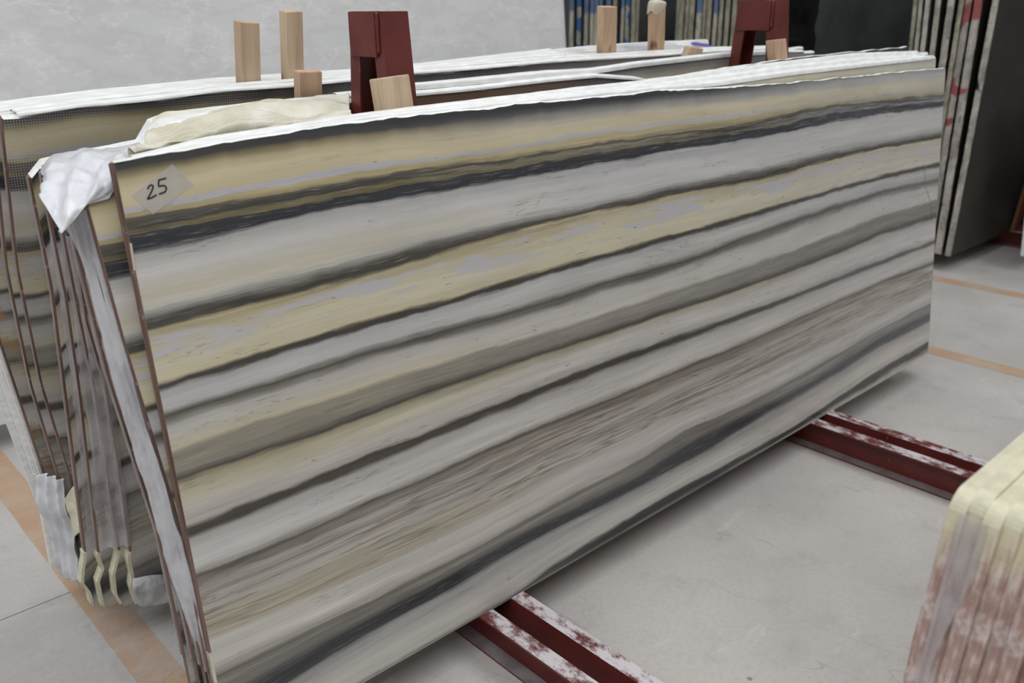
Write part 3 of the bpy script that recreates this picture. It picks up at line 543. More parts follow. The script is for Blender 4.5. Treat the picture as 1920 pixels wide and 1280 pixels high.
# ------------------------------------------------------------------ object helpers
def link(o, parent=None):
    COL.objects.link(o)
    if parent is not None: o.parent = parent
    return o
def tag(o, label=None, cat=None, group=None, kind=None):
    if cat and not kind: kind = 'thing'
    for k, v in (('label', label), ('category', cat), ('group', group), ('kind', kind)):
        if v: o[k] = v
    return o
def mesh_obj(name, verts, faces, mats, parent=None, mi=None, smooth=False, attrs=None):
    me = bpy.data.meshes.new(name); me.from_pydata([tuple(v) for v in verts], [], faces)
    for m in (mats if isinstance(mats, (list, tuple)) else [mats]): me.materials.append(M[m])
    if mi is not None: me.polygons.foreach_set('material_index', mi)
    if smooth: me.polygons.foreach_set('use_smooth', [True] * len(me.polygons))
    for an, vals in (attrs or {}).items():
        a = me.attributes.new(an, 'FLOAT', 'POINT'); a.data.foreach_set('value', vals)
    me.update()
    return link(bpy.data.objects.new(name, me), parent)
def empty(name, loc=(0, 0, 0), rot=(0, 0, 0)):
    o = bpy.data.objects.new(name, None); o.empty_display_size = .1; o.location = loc; o.rotation_euler = rot
    return link(o)
def bm_obj(name, bm, mat, parent=None, bevel=0, smooth=False):
    bmesh.ops.recalc_face_normals(bm, faces=bm.faces)
    me = bpy.data.meshes.new(name); bm.to_mesh(me); bm.free()
    for m in (mat if isinstance(mat, (list, tuple)) else [mat]): me.materials.append(M[m])
    if smooth: me.polygons.foreach_set('use_smooth', [True] * len(me.polygons))
    o = link(bpy.data.objects.new(name, me), parent)
    if bevel:
        b = o.modifiers.new('bevel', 'BEVEL'); b.width = bevel; b.segments = 2; b.limit_method = 'ANGLE'
    return o
def box(bm, lo, hi, mi=0):
    x0, y0, z0 = lo; x1, y1, z1 = hi
    v = [bm.verts.new(p) for p in ((x0,y0,z0),(x1,y0,z0),(x1,y1,z0),(x0,y1,z0),(x0,y0,z1),(x1,y0,z1),(x1,y1,z1),(x0,y1,z1))]
    fs = [bm.faces.new([v[i] for i in q]) for q in ((3,2,1,0),(4,5,6,7),(0,1,5,4),(1,2,6,5),(2,3,7,6),(3,0,4,7))]
    for f in fs: f.material_index = mi
    return v
def extrude_profile(bm, prof, p0, p1, ax, ay, mi=0):
    """closed 2D profile swept from p0 to p1; ax, ay are its axes"""
    a = [bm.verts.new(Vector(p0) + ax * x + ay * y) for x, y in prof]
    b = [bm.verts.new(Vector(p1) + ax * x + ay * y) for x, y in prof]
    n = len(prof); fs = []
    for i in range(n): fs.append(bm.faces.new((a[i], a[(i+1) % n], b[(i+1) % n], b[i])))
    fs.append(bm.faces.new(a[::-1])); fs.append(bm.faces.new(b))
    for f in fs: f.material_index = mi
    return fs

SU = np.linspace(0, SLAB_W, 40); ST = np.array(STRATA)
def wob(x, seed, f=1.0):
    return np.array([mnoise.noise(Vector((q * f, seed * 3.7, seed))) for q in x])

def stone(root, top, left, T=.022, mats=('marble', 'resin', 'end'), lip=0.0, n=110, step=.5, xr=SLAB_W, jag=.004, seed=1, name='stone', mirror=False, flat_t=False, xoff=0.0, shift=0.0):
    """a leaning slab body: local x along the slab, y through it, z up it"""
    tu = np.array([p[0] for p in top]); tv = np.array([p[1] for p in top])
    lv = np.array([p[1] for p in left]) if left else np.array([0., 2.]); lx = np.array([p[0] for p in left]) if left else np.array([0., 0.])
    s = np.linspace(0, 1, n)
    u = xr * (s * .75 + s ** 1.6 * .25)
    wgt = np.clip(1 - u / .5, 0, 1)
    ux = u + xoff + float(np.interp(tv[0], lv, lx)) * wgt
    vt = np.interp(ux, tu, tv)
    vt = vt + jag * wob(u, seed, 9) + jag * .7 * wob(u, seed + 5, 34)
    su = (SLAB_W - u) if mirror else u
    LT = np.array([np.interp(su, SU, r) for r in ST])        # strata heights per column, top to bottom
    rows = []
    if flat_t:
        m = int(84 / step)
        for k in range(m + 1):
            v = vt * (1 - (k / m))
            tcol = np.array([np.interp(-(v[i] + ((shift if np.isscalar(shift) else shift[i]) if shift is not None else LT[0, i] - vt[i])), -LT[:, i], np.arange(22)) for i in range(n)])
            rows.append((tcol, v))
        if lip: rows.insert(1, (np.maximum(rows[0][0], 0), vt - lip * (1 + .5 * wob(u, seed + 9, 7) + .3 * wob(u, seed + 2, 25))))
    else:
        for t in np.arange(0, 21.01, step):
            k = min(int(t), 20); f = t - k
            rows.append((np.full(n, t), (LT[k] * (1 - f) + LT[k + 1] * f) * vt / LT[0]))
        if lip: rows.insert(1, (np.full(n, .01), vt - lip * (1 + .45 * wob(u, seed + 9, 9) + .4 * wob(u, seed + 2, 30))))
    V, S, A = [], [], []
    wgt = np.clip(1 - u / .5, 0, 1)
    def push(ydepth):
        for ri, (t, v) in enumerate(rows):
            cham = .007 if (ri == 0 and lip and ydepth == 0) else 0
            v = np.minimum(v, vt - (.0004 * ri))
            x = u + xoff + np.interp(v, lv, lx) * wgt
            y = np.full(n, ydepth + cham)
            if ri == 0: y = y + .003 * wob(u, seed + 11, 14) * (1 if ydepth > 0 else -1)
            for i in range(n):
                V.append((x[i], y[i], max(v[i], 0.0))); S.append(float(np.interp(t[i], range(22), BED))); A.append(su[i])
    push(0.0); push(T)
    nr = len(rows); F, MI = [], []
    idx = lambda side, r, i: side * nr * n + r * n + i
    for r in range(nr - 1):
        isl = lip and r == 0
        for i in range(n - 1):
            F.append((idx(0, r, i), idx(0, r + 1, i), idx(0, r + 1, i + 1), idx(0, r, i + 1))); MI.append(1 if isl else 0)
            F.append((idx(1, r, i + 1), idx(1, r + 1, i + 1), idx(1, r + 1, i), idx(1, r, i))); MI.append(0)
        F.append((idx(0, r, 0), idx(1, r, 0), idx(1, r + 1, 0), idx(0, r + 1, 0))); MI.append(2)
        F.append((idx(0, r + 1, n - 1), idx(1, r + 1, n - 1), idx(1, r, n - 1), idx(0, r, n - 1))); MI.append(2)
    for i in range(n - 1):
        F.append((idx(0, 0, i), idx(0, 0, i + 1), idx(1, 0, i + 1), idx(1, 0, i))); MI.append(1)
        F.append((idx(0, nr - 1, i + 1), idx(0, nr - 1, i), idx(1, nr - 1, i), idx(1, nr - 1, i + 1))); MI.append(2)
    return mesh_obj(name, V, F, list(mats), root, MI, False, {'bed': S, 'along': A})

def end_strip(root, left, v0, v1, T=.022, ribs=3, mat='end', proud=.005, xo=0.0, seed=0, pale=True):
    """ribbed brown edge strip running up a slab's left end"""
    lv = np.array([p[1] for p in left]); lx = np.array([p[0] for p in left])
    bm = bmesh.new(); zs = np.linspace(v0, v1, 26); w = T / ribs
    for k in range(ribs):
        rings = []
        d = proud * (1.0 if k % 2 == 0 else .45)
        for z in zs:
            x = float(np.interp(z, lv, lx)) + xo + .0008 * mnoise.noise(Vector((z * 30, k, seed)))
            y0, y1 = k * w, (k + 1) * w
            rings.append([bm.verts.new(p) for p in ((x + .001, y0, z), (x - d, y0 + .0008, z), (x - d, y1 - .0008, z), (x + .001, y1, z))])
        for a, b in zip(rings, rings[1:]):
            for i in range(4): bm.faces.new((a[i], a[(i + 1) % 4], b[(i + 1) % 4], b[i])).material_index = 1 if pale and k == ribs - 1 else 0
        bm.faces.new(rings[0][::-1]); bm.faces.new(rings[-1])
    return bm_obj('edge_strip', bm, [mat, 'rim_pale'], root)

def patch(name, rows, mat, parent=None, nu=30, nv=24, amp=.006, freq=9, seed=0, thick=.0012, ridges=None):
    """cloth or film stretched over a grid of guide points in the room"""
    G = np.array(rows); R0, C0 = G.shape[:2]
    a = np.linspace(0, C0 - 1, nu); b = np.linspace(0, R0 - 1, nv)
    def sp(arr, t):     # Catmull-Rom over the first axis
        i = min(int(t), len(arr) - 2); f = t - i
        p0, p1, p2, p3 = arr[max(i - 1, 0)], arr[i], arr[i + 1], arr[min(i + 2, len(arr) - 1)]
        return .5 * (2 * p1 + (p2 - p0) * f + (2 * p0 - 5 * p1 + 4 * p2 - p3) * f * f + (3 * p1 - p0 - 3 * p2 + p3) * f ** 3)
    P = np.array([[sp(np.array([sp(G[r], x) for r in range(R0)]), y) for x in a] for y in b])
    du = np.gradient(P, axis=1); dv = np.gradient(P, axis=0)
    nn = np.cross(du, dv); nn /= (np.linalg.norm(nn, axis=2, keepdims=True) + 1e-9)
    V = []
    for j in range(nv):
        for i in range(nu):
            q = Vector(P[j, i]); d = amp * mnoise.fractal(q * freq + Vector((seed, 0, 0)), .8, 2.0, 3)
            if ridges: d += ridges(i / (nu - 1), j / (nv - 1))
            V.append(P[j, i] + nn[j, i] * d)
    F = [(j * nu + i, j * nu + i + 1, (j + 1) * nu + i + 1, (j + 1) * nu + i) for j in range(nv - 1) for i in range(nu - 1)]
    if parent is not None:
        inv = parent.matrix_world.inverted() if not isinstance(parent, tuple) else parent
        V = [inv @ Vector(v) for v in V]
    o = mesh_obj(name, V, F, mat, parent, None, True)
    if thick:
        m = o.modifiers.new('thickness', 'SOLIDIFY'); m.thickness = thick; m.offset = 0
    return o

# ------------------------------------------------------------------ the hall
def build_hall():
    base = bm_obj('floor', (lambda b: (box(b, (-8, -9, -.2), (16, 14, -.006)), b)[1])(bmesh.new()), 'groove'); tag(base, kind='structure')
    xs = [-8, -3.4, 9.3, 16]; ys = [-9, -3.9, 1.122, 6.2, 14]
    for i in range(len(xs) - 1):
        for j in range(len(ys) - 1):
            b = bmesh.new(); g = .0022
            box(b, (xs[i] + g, ys[j] + g, -.006), (xs[i + 1] - g, ys[j + 1] - g, 0)); bm_obj('concrete_slab', b, 'concrete', base)
    w = bm_obj('wall_back', (lambda b: (box(b, (-8, 13.8, 0), (16, 14, 9)), b)[1])(bmesh.new()), 'wall'); tag(w, kind='structure')
    w = bm_obj('wall_right', (lambda b: (box(b, (15.8, -9, 0), (16, 13.8, 9)), b)[1])(bmesh.new()), 'wall'); tag(w, kind='structure')
    def strip(x0, x1, y0, y1, label):
        b = bmesh.new(); n = 60; rows = []
        for k in range(n + 1):
            y = y0 + (y1 - y0) * k / n
            rows.append([b.verts.new((x0 + .003 * mnoise.noise(Vector((y * 6, 1, x0))), y, .0008)), b.verts.new((x1 + .003 * mnoise.noise(Vector((y * 6, 5, x1))), y, .0008))])
        for p, q in zip(rows, rows[1:]): b.faces.new((p[0], p[1], q[1], q[0]))
        tag(bm_obj('floor_line', b, 'tape'), label, 'floor marking')
    strip(-.025, .092, -2.6, 4.2, 'wide worn orange line on the floor under the left ends of the slabs')
    strip(4.075, 4.195, -3.5, 6, 'orange floor line just beyond the right end of the striped slab')
    strip(5.475, 5.59, -3.5, 6, 'farther orange floor line in front of the dark slab rack at right')
build_hall()

# ------------------------------------------------------------------ A-frame racks
def channel_profile(h, d, t):     # C section: web on x=0, flanges to x=d
    return [(0, 0), (d, 0), (d, t), (t, t), (t, h - t), (d, h - t), (d, h), (0, h)]
def make_rack(y0=-2.7, y1=1.75):
    root = empty('slab_rack')
    X, Y, Z = Vector((1, 0, 0)), Vector((0, 1, 0)), Vector((0, 0, 1))
    for cx, (xa, xb, wa, wb) in enumerate(((.76, .933, .81, .883), (2.602, 2.787, 2.658, 2.732))):
        for side in (0, 1):
            b = bmesh.new()
            px, ax, d = (wa, -X, wa - xa) if side == 0 else (wb, X, xb - wb)
            fs = extrude_profile(b, channel_profile(Z0, d, .007), (px, y0, 0), (px, y1, 0), ax, Z)
            fs[6].material_index = 1        # dusty upper flange
            fs[2].material_index = 2        # lower flange
            bm_obj('base_channel', b, ['red', 'red_dusty', 'dust'], root)
        x0, x1 = ((.782, .870), (2.622, 2.716))[cx]
        ztop = (1.752, 1.783)[cx]
        tl = math.tan(R(5.64))
        for s in (-1, 1):
            b = bmesh.new()
            yt = .362 if s < 0 else .5
            yt = yt if cx == 0 else yt + (.0 if s < 0 else .03)
            yb = yt + s * tl * (ztop - Z0)
            prof = [(0, 0), (x1 - x0, 0), (x1 - x0, .046), (x1 - x0 - .007, .046), (x1 - x0 - .007, .007), (.007, .007), (.007, .046), (0, .046)]
            extrude_profile(b, prof, (x0, yb, Z0), (x0, yt, ztop), X, -Y * s)
            bm_obj('leg', b, 'red', root, .0015)
        pz = ztop - .112
        b = bmesh.new(); box(b, (x0 - .008, .378, pz), (x0, .498 + .028 * cx, ztop - .001)); bm_obj('end_plate', b, 'red', root, .002)
        b = bmesh.new(); box(b, (x1, .378, pz), (x1 + .008, .498 + .028 * cx, ztop - .001)); bm_obj('end_plate', b, 'red', root, .002)
        b = bmesh.new()
        rings = []
        for k in range(14):
            z = pz + .01 + (ztop - pz - .012) * k / 13; r = .005 + .004 * abs(mnoise.noise(Vector((z * 60, cx, 2))))
            c = Vector((x0 - .003, .372, z)); rings.append([b.verts.new(c + Vector((math.cos(a) * r, math.sin(a) * r, 0))) for a in [i * math.pi / 3 for i in range(6)]])
        for p, q in zip(rings, rings[1:]):
            for i in range(6): b.faces.new((p[i], p[(i + 1) % 6], q[(i + 1) % 6], q[i]))
        b.faces.new(rings[0]); b.faces.new(rings[-1])
        bm_obj('weld_bead', b, 'red', root, 0, True)
        # spreader low between the legs keeps the frame together
        b = bmesh.new(); box(b, (x0 + .02, .2, Z0 + .0005), (x1 - .02, .645, Z0 + .05)); bm_obj('spreader', b, 'red', root, .002)
    return root
def copy_tree(o, parent=None):
    c = o.copy(); link(c, parent)
    for ch in list(o.children): copy_tree(ch, c)
    return c
rack = make_rack()
tag(rack, 'dark red steel frame with two posts carrying the striped slab stacks', 'slab rack', 'slab racks')
for dx, dy, lab in ((6.05, .03, 'dark red steel frame under the dark slabs at far right'),
                    (0, 2.36, 'dark red steel frame hidden behind the large white slab'),
                    (6.0, 1.86, 'dark red steel frame behind the dark green-grey slab'),
                    (6.0, 3.55, 'dark red steel frame of the farthest rack, behind blue-marked slabs')):
    c = copy_tree(rack)
    c.location = (dx, dy, 0); tag(c, lab)
    for ch in list(c.children):
        if ch.name.startswith('base_channel'): ch.scale.y = .42; ch.location.y = .1

# ------------------------------------------------------------------ the striped marble slabs
def slab_root(name, off, lean, x=0.0, z=Z0):
    o = empty(name, (x, off, z), (R(-lean), 0, 0)); bpy.context.view_layer.update(); return o
GF = 'striped marble slabs leaning on the near side of the red rack'
GR = 'striped marble slabs leaning on the far side of the red rack'
s1 = slab_root('marble_slab', 0, FLEAN)
tag(s1, 'front striped black white and cream marble slab with the 25 label', 'stone slab', GF)
L0pts = [(float(a), float(b)) for a, b in zip(SU, ST[0])]
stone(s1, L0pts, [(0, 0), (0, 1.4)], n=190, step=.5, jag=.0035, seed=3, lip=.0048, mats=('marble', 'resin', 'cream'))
end_strip(s1, [(0, 0), (0, 1.5)], .296, 1.373, ribs=4, proud=.006)
bm = bmesh.new(); box(bm, (SLAB_W, .001, .05), (SLAB_W + .004, .021, 1.36)); bm_obj('edge_strip', bm, 'end', s1)
bm = bmesh.new()
for (a, b_), (c, d) in [(CHIP[0], CHIP[3])]:
    pass
bm.free()
def poly_plate(name, pts, y0, y1, mat, parent):
    n = len(pts); V = [(p[0], y0, p[1]) for p in pts] + [(p[0], y1, p[1]) for p in pts]
    F = [tuple(range(n)), tuple(range(2 * n - 1, n - 1, -1))] + [(i, n + i, n + (i + 1) % n, (i + 1) % n) for i in range(n)]
    b = bmesh.new(); vs_ = [b.verts.new(v) for v in V]
    for f in F: b.faces.new([vs_[i] for i in f])
    return bm_obj(name, b, mat, parent)
poly_plate('chipped_edge', CHIP, -.0015, .004, 'chip', s1)
stk_ = poly_plate('number_label', STICKER, -.0012, -.0002, 'sticker', s1); stk_['label'] = 'translucent paper label with handwritten number 25'
def stroke(pts, w=.0030, name='digit'):
    b = bmesh.new(); P = [Vector((p[0], -.0016, p[1])) for p in pts]
    # smooth the pen stroke
    Q = []
    for i in range(len(P) - 1):
        p0, p1, p2, p3 = P[max(i - 1, 0)], P[i], P[i + 1], P[min(i + 2, len(P) - 1)]
        for k in range(6):
            f = k / 6; Q.append(.5 * (2 * p1 + (p2 - p0) * f + (2 * p0 - 5 * p1 + 4 * p2 - p3) * f * f + (3 * p1 - p0 - 3 * p2 + p3) * f ** 3))
    Q.append(P[-1]); L_, R_ = [], []
    for i, q in enumerate(Q):
        d = (Q[min(i + 1, len(Q) - 1)] - Q[max(i - 1, 0)]).normalized(); nrm = Vector((-d.z, 0, d.x)) * (w / 2)
        L_.append(b.verts.new(q + nrm)); R_.append(b.verts.new(q - nrm))
    for i in range(len(Q) - 1): b.faces.new((L_[i], R_[i], R_[i + 1], L_[i + 1]))
    return b
bm_obj('digit', stroke(TWO), 'ink', stk_)
b5 = stroke(FIVE_B); b5b = stroke(FIVE_A); me_ = bpy.data.meshes.new('tmp'); b5b.to_mesh(me_); b5b.free(); b5.from_mesh(me_); bpy.data.meshes.remove(me_)
bm_obj('digit', b5, 'ink', stk_)
bm_obj('rust_streak', stroke([(a, b) for a, b in RUST], .003), 'tape', s1)

ORD = ['second', 'third', 'fourth', 'fifth']
fronts = {}
for k, key in enumerate(('s2', 's3', 's4', 's5')):
    off, lean, top = TOPS[key]
    o = slab_root('marble_slab', off, lean)
    lab = ['second striped marble slab, its low corner showing just behind the 25 slab',
           'third striped marble slab of the near stack, under plastic film at its left end',
           'fourth striped marble slab of the near stack, its white top edge rising at right',
           'rearmost striped marble slab of the near stack with a thin white top line at right'][k]
    tag(o, lab, 'stone slab', GF)
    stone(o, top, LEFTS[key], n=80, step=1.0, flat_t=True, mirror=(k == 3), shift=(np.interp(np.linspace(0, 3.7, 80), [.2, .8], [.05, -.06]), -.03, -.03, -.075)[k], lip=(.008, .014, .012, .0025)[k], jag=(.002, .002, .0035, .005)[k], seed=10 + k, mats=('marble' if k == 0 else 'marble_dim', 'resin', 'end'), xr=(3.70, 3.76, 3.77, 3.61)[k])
    l2 = LEFTS[key]; end_strip(o, l2, .22, top[0][1] - .006, ribs=3, seed=k)
    fronts[key] = o
rears = {}
rl = {'d': 'netted slab nearest the red posts in the far stack, brown behind the right post',
      'c': 'second slab of the far stack, cream top showing right of the left post',
      'b': 'third slab of the far stack with a wavy chipped lower left corner',
      'a': 'fourth slab of the far stack with a stepped, chipped top left corner',
      'A': 'netted olive and black striped slab standing behind the small wood block',
      'A2': 'striped slab directly behind the olive netted slab, brown left end',
      'B': 'slab with orange stains on its netted left side, behind the tall wood stakes',
      'f1': 'white-topped slab in the rearmost bundle, first behind the orange-stained slab',
      'f2': 'white-topped slab in the rearmost bundle, second behind the orange-stained slab',
      'f3': 'last white-topped slab of the rearmost bundle, in front of the big white slab'}
for k, key in enumerate(('d', 'c', 'b', 'a', 'A', 'A2', 'B', 'f1', 'f2', 'f3')):
    off, lean, top = TOPS[key]
    o = slab_root('marble_slab', off, lean); tag(o, rl[key], 'stone slab', GR)
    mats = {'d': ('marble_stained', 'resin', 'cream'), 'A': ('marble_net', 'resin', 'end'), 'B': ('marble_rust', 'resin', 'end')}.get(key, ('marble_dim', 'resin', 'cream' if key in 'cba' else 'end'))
    if key in ('f1', 'f2', 'f3'): mats = ('resin', 'resin', 'resin')
    stone(o, top, LEFTS[key], n=90, step=.9, flat_t=True, shift=None, T=.021, lip=.006 if key in 'dcbaAB' else .012, jag=.004 if key in ('A', 'd', 'c') else .002, seed=20 + k,
          mats=mats, xr=(2.55, 3.2, 3.35, 3.35, 3.5, 3.4, 2.72, 2.76, 2.82, 2.965)[k])
    if key not in ('f1', 'f2', 'f3'):
        v0 = {'A': .02, 'A2': .02, 'B': .1}.get(key, .205)
        end_strip(o, LEFTS[key], v0, top[0][1] - .004, T=.021, ribs=3, seed=k)
        if key in 'abcd':
            c_ = end_strip(o, LEFTS[key], .012, .2, T=.030, ribs=1, seed=k, mat='cream', proud=.008, pale=False); c_.name = 'resin_corner'
    rears[key] = o
# brown netted stretch of the near far-stack slab, right of the left post
d_off, d_lean, d_top = TOPS['d']

bpy.context.view_layer.update()
# loose fibre net and film: each hangs from the slab it belongs to
def folds(i, j):
    e = math.sin(math.pi * j) ** .6
    return 1.25 * e * (.016 * math.sin(8 * j + 4 * i) + .020 * abs(math.sin(11 * j - 5 * i + 1)) - .008 + .010 * max(0, math.sin(23 * j - 9 * i)) ** 2)
n_ = patch('loose_net', DRAPE, 'net', rears['d'], 90, 60, .012, 8, 3, .002, folds); n_['label'] = 'creamy crumpled fibre net lying over the slab tops'
f_ = patch('corner_film', CORNER, 'film_thick', fronts['s3'], 44, 44, .011, 12, 5, .001, lambda i, j: .008 * math.sin(16 * i + 9 * j) * math.sin(math.pi * j)); f_['label'] = 'crumpled white plastic film over the slab corners'
f_ = patch('film_strip', FILM_STRIP, 'film_milky', fronts['s2'], 14, 70, .004, 14, 8); f_['label'] = 'milky plastic film wrapped along the left ends'
f_ = patch('end_film', FILM_ENDS, 'film_mauve', rears['b'], 30, 60, .007, 9, 2, .001, lambda i, j: .006 * math.sin(26 * i)); f_['label'] = 'clear film stretched over the left ends'
f_ = patch('film_patch', FILM_PATCH, 'film_milky', rears['d'], 26, 20, .008, 20, 4)
f_ = patch('film_skirt', FILM_LOW, 'film_thick', rears['B'], 24, 40, .010, 12, 6, .001, lambda i, j: .008 * math.sin(22 * i + 3 * j))
f_ = patch('net_flap', FLAP, 'cream', rears['a'], 14, 20, .004, 20, 4)
f_ = patch('back_film', FILM_BACK, 'film_mauve', rears['A'], 10, 40, .003, 9, 4)
f_ = patch('top_film', TOP_FILM, 'film_milky', rears['f3'], 30, 12, .003, 12, 4)
f_ = patch('tie', TIE, 'tie', rears['f3'], 20, 6, .002, 20, 4)
def top_wrap(name, keys, owner, u0, u1, seed, mat='resin', drop=.012, first=None):
    rows = []
    us_ = np.linspace(u0, u1, 46)
    for i, k in enumerate(keys):
        off, lean, top = TOPS[k]; lean = R(lean); tu = [p[0] for p in top]; tv = [p[1] for p in top]
        v = np.interp(us_, tu, tv)
        def pt(u, y, w): return (u, off + y * math.cos(lean) + w * math.sin(lean), Z0 + w * math.cos(lean) - y * math.sin(lean))
        if i == 0: rows.append([pt(a, -.003, b - drop) for a, b in zip(us_, v)])
        rows.append([pt(a, .002, b + .003) for a, b in zip(us_, v)]); rows.append([pt(a, .024, b + .003) for a, b in zip(us_, v)])
    rows.append([pt(a, .026, b - .02) for a, b in zip(us_, v)])
    o = patch(name, rows, mat, owner, 150, 6 * len(rows), .0009, 9, seed, .001)
    o['label'] = 'white resin and film skin over the slab top edges'
top_wrap('top_skin', ('s2', 's3', 's4'), fronts['s3'], .07, 3.66, 1)
top_wrap('top_skin', ('c', 'b', 'a'), rears['b'], .80, 2.9, 2)
top_wrap('top_skin', ('d',), rears['d'], .80, 2.1, 6, drop=.006)
top_wrap('top_skin', ('A', 'A2'), rears['A2'], 0.0, 3.3, 3, drop=.004)
top_wrap('top_skin', ('B', 'f1', 'f2', 'f3'), rears['f1'], -.02, 1.95, 4)
# film trailing on the floor under the stack
def floor_film():
    b = bmesh.new(); nx, ny = 26, 20; g = []
    for j in range(ny):
        for i in range(nx):
            x = -.06 + .32 * i / (nx - 1) + .03 * mnoise.noise(Vector((i * .2, j * .25, 4))); y = .50 + .42 * j / (ny - 1) + .03 * mnoise.noise(Vector((i * .2, j * .25, 9)))
            g.append(b.verts.new((x, y, .004 + .012 * abs(mnoise.noise(Vector((x * 16, y * 16, 1)))))))
    for j in range(ny - 1):
        for i in range(nx - 1): b.faces.new((g[j*nx+i], g[j*nx+i+1], g[(j+1)*nx+i+1], g[(j+1)*nx+i]))
    o = bm_obj('plastic_sheet', b, 'film', None, 0, True); tag(o, 'clear plastic film trailing on the floor beneath the slab corners', 'plastic film')
floor_film()

# ------------------------------------------------------------------ wooden stakes
def stake(key, label, thick, mat='wood', rough_top=False, wedge=False):
    off, lean, q = STAKES[key]
    (ax, av), (bx, bv), (cx, cv), (dx, dv) = q
    root_z = Z0
    o = empty('tmp'); bpy.data.objects.remove(o)
    b = bmesh.new()
    hb = -.09 / math.cos(R(lean)) if key in ('s1', 's2', 's5', 's6') else .002
    zs = np.linspace(0, 1, 14)
    # the visible top part keeps its traced width; below it the stake runs straight down between the slabs
    slope = ((dx - ax) / (dv - av)) if not wedge else 0
    sloper = ((cx - bx) / (cv - bv)) if not wedge else 0
    sl_ = .5 * (slope + sloper)
    rings = []
    for f in zs:
        if wedge:
            x0, x1, v0, v1 = ax, bx, hb + (av - hb) * f, hb + (bv - hb) * f
        else:
            v0 = hb + (dv - hb) * f; v1 = hb + (cv - hb) * f
            x0 = ax + sl_ * (v0 - av); x1 = bx + sl_ * (v1 - bv)
        w = .0008 * mnoise.noise(Vector((f * 9, ax * 7, 1)))
        rings.append([b.verts.new(p) for p in ((x0 + w, 0, v0), (x1 + w, 0, v1), (x1 + w, thick, v1), (x0 + w, thick, v0))])
    for p, r in zip(rings, rings[1:]):
        for i in range(4): b.faces.new((p[i], p[(i + 1) % 4], r[(i + 1) % 4], r[i]))
    b.faces.new(rings[0][::-1])
    if wedge:
        t = [b.verts.new(p) for p in ((dx, 0, dv), (cx, 0, cv), (cx, thick, cv), (dx, thick, dv))]
        for i in range(4): b.faces.new((rings[-1][i], rings[-1][(i + 1) % 4], t[(i + 1) % 4], t[i]))
        b.faces.new(t)
    else: b.faces.new(rings[-1])
    ob = bm_obj('wood_stake', b, mat, None, .003)
    ob.location = (0, off, Z0); ob.rotation_euler = (R(-lean), 0, 0)
    tag(ob, label, 'wooden stake', 'wooden stakes between the slabs')
    if rough_top:
        b = bmesh.new(); n = 16; g = []
        for k in range(5):
            for i in range(n):
                a = 2 * math.pi * i / n; e = (.50, .56, .56, .48, .2)[k]; h = (-.034 - .009 * math.sin(i * 1.3), -.016, .002, .010, .014)[k]
                rr = 1 + .08 * mnoise.noise(Vector((i * 2.1, k * 1.3, 3)))
                sq = 1 / max(abs(math.cos(a)), abs(math.sin(a))) ** .8
                g.append(b.verts.new(((cx + dx) / 2 + math.cos(a) * (cx - dx) * e * rr * sq, thick / 2 + math.sin(a) * thick * e * sq * rr, cv + h + .008 * mnoise.noise(Vector((i, k * 3, 7))))))
        for k in range(4):
            for i in range(n): b.faces.new((g[k*n+i], g[k*n+(i+1) % n], g[(k+1)*n+(i+1) % n], g[(k+1)*n+i]))
        b.faces.new(g[-n:])
        c = bm_obj('resin_cap', b, 'chip', ob, 0, True); c['label'] = 'pale dried resin on the stake top'
    return ob
stake('s1', 'tall pale wood stake farthest left behind the netted slab', .040)
stake('s2', 'tallest pale wood stake with small knots, second from the left', .040)
stake('s3', 'short wood block left of the left red post', .035, 'wood_warm')
stake('s4', 'wide wood block in front of the left red post', .046)
stake('s5', 'plain squared wood stake left of the resin-topped stake', .036, 'wood_warm')
stake('s6', 'wood stake with a lumpy whitish resin top', .036, 'wood_warm', True)
stake('s7', 'small slant-cut wood wedge left of the right red post', .030, 'wood')
stake('s8', 'short wood block in front of the right red post', .040, 'wood_warm')

# ------------------------------------------------------------------ raw slabs of the other racks
def raw_slab(x0, x1, yb, yt, T, ztop, mats, label, group, seed=0, name='stone_slab', z0=Z0, jag=.005, lean_end=0.0, seg=40):
    """an upright slab parallel to x with a rough sawn left end; yb/yt are its front face at the bottom and top"""
    root = empty(name, (x0, yb, z0))
    nz = seg; V, F, MI = [], [], []
    H = ztop - z0
    for k in range(nz + 1):
        h = H * k / nz; y = (yt - yb) * k / nz
        j = jag * mnoise.noise(Vector((h * 14, seed, 2))) + jag * .6 * mnoise.noise(Vector((h * 60, seed, 5)))
        tj = .0015 * mnoise.noise(Vector((h * 8, seed, 8)))
        V += [(j + lean_end * h, y + tj, h), (x1 - x0, y, h), (x1 - x0, y + T, h), (j * .6 + lean_end * h, y + T + tj, h)]
    for k in range(nz):
        a, b = 4 * k, 4 * k + 4
        F += [(a, a + 1, b + 1, b), (a + 1, a + 2, b + 2, b + 1), (a + 2, a + 3, b + 3, b + 2), (a + 3, a, b, b + 3)]; MI += [0, 1, 0, 1]
    F += [(3, 2, 1, 0), (4 * nz, 4 * nz + 1, 4 * nz + 2, 4 * nz + 3)]; MI += [1, 1]
    o = mesh_obj('stone', V, F, mats, root, MI)
    tag(root, label, 'stone slab', group)
    return root
nth = ['first', 'second', 'third', 'fourth', 'fifth', 'sixth', 'seventh', 'eighth', 'ninth', 'tenth', 'eleventh', 'twelfth']
# large white slabs behind, in the row beyond
raw_slab(-.5, 3.655, 2.352, 2.545, .02, 2.1, ['white', 'white_edge'], 'large white veined slab filling the top left background', 'white slabs in the row behind', 1)
raw_slab(-.5, 3.702, 2.376, 2.569, .02, 2.12, ['white', 'white_edge'], 'white slab peeking out as a pale strip behind the large white slab', 'white slabs in the row behind', 2)
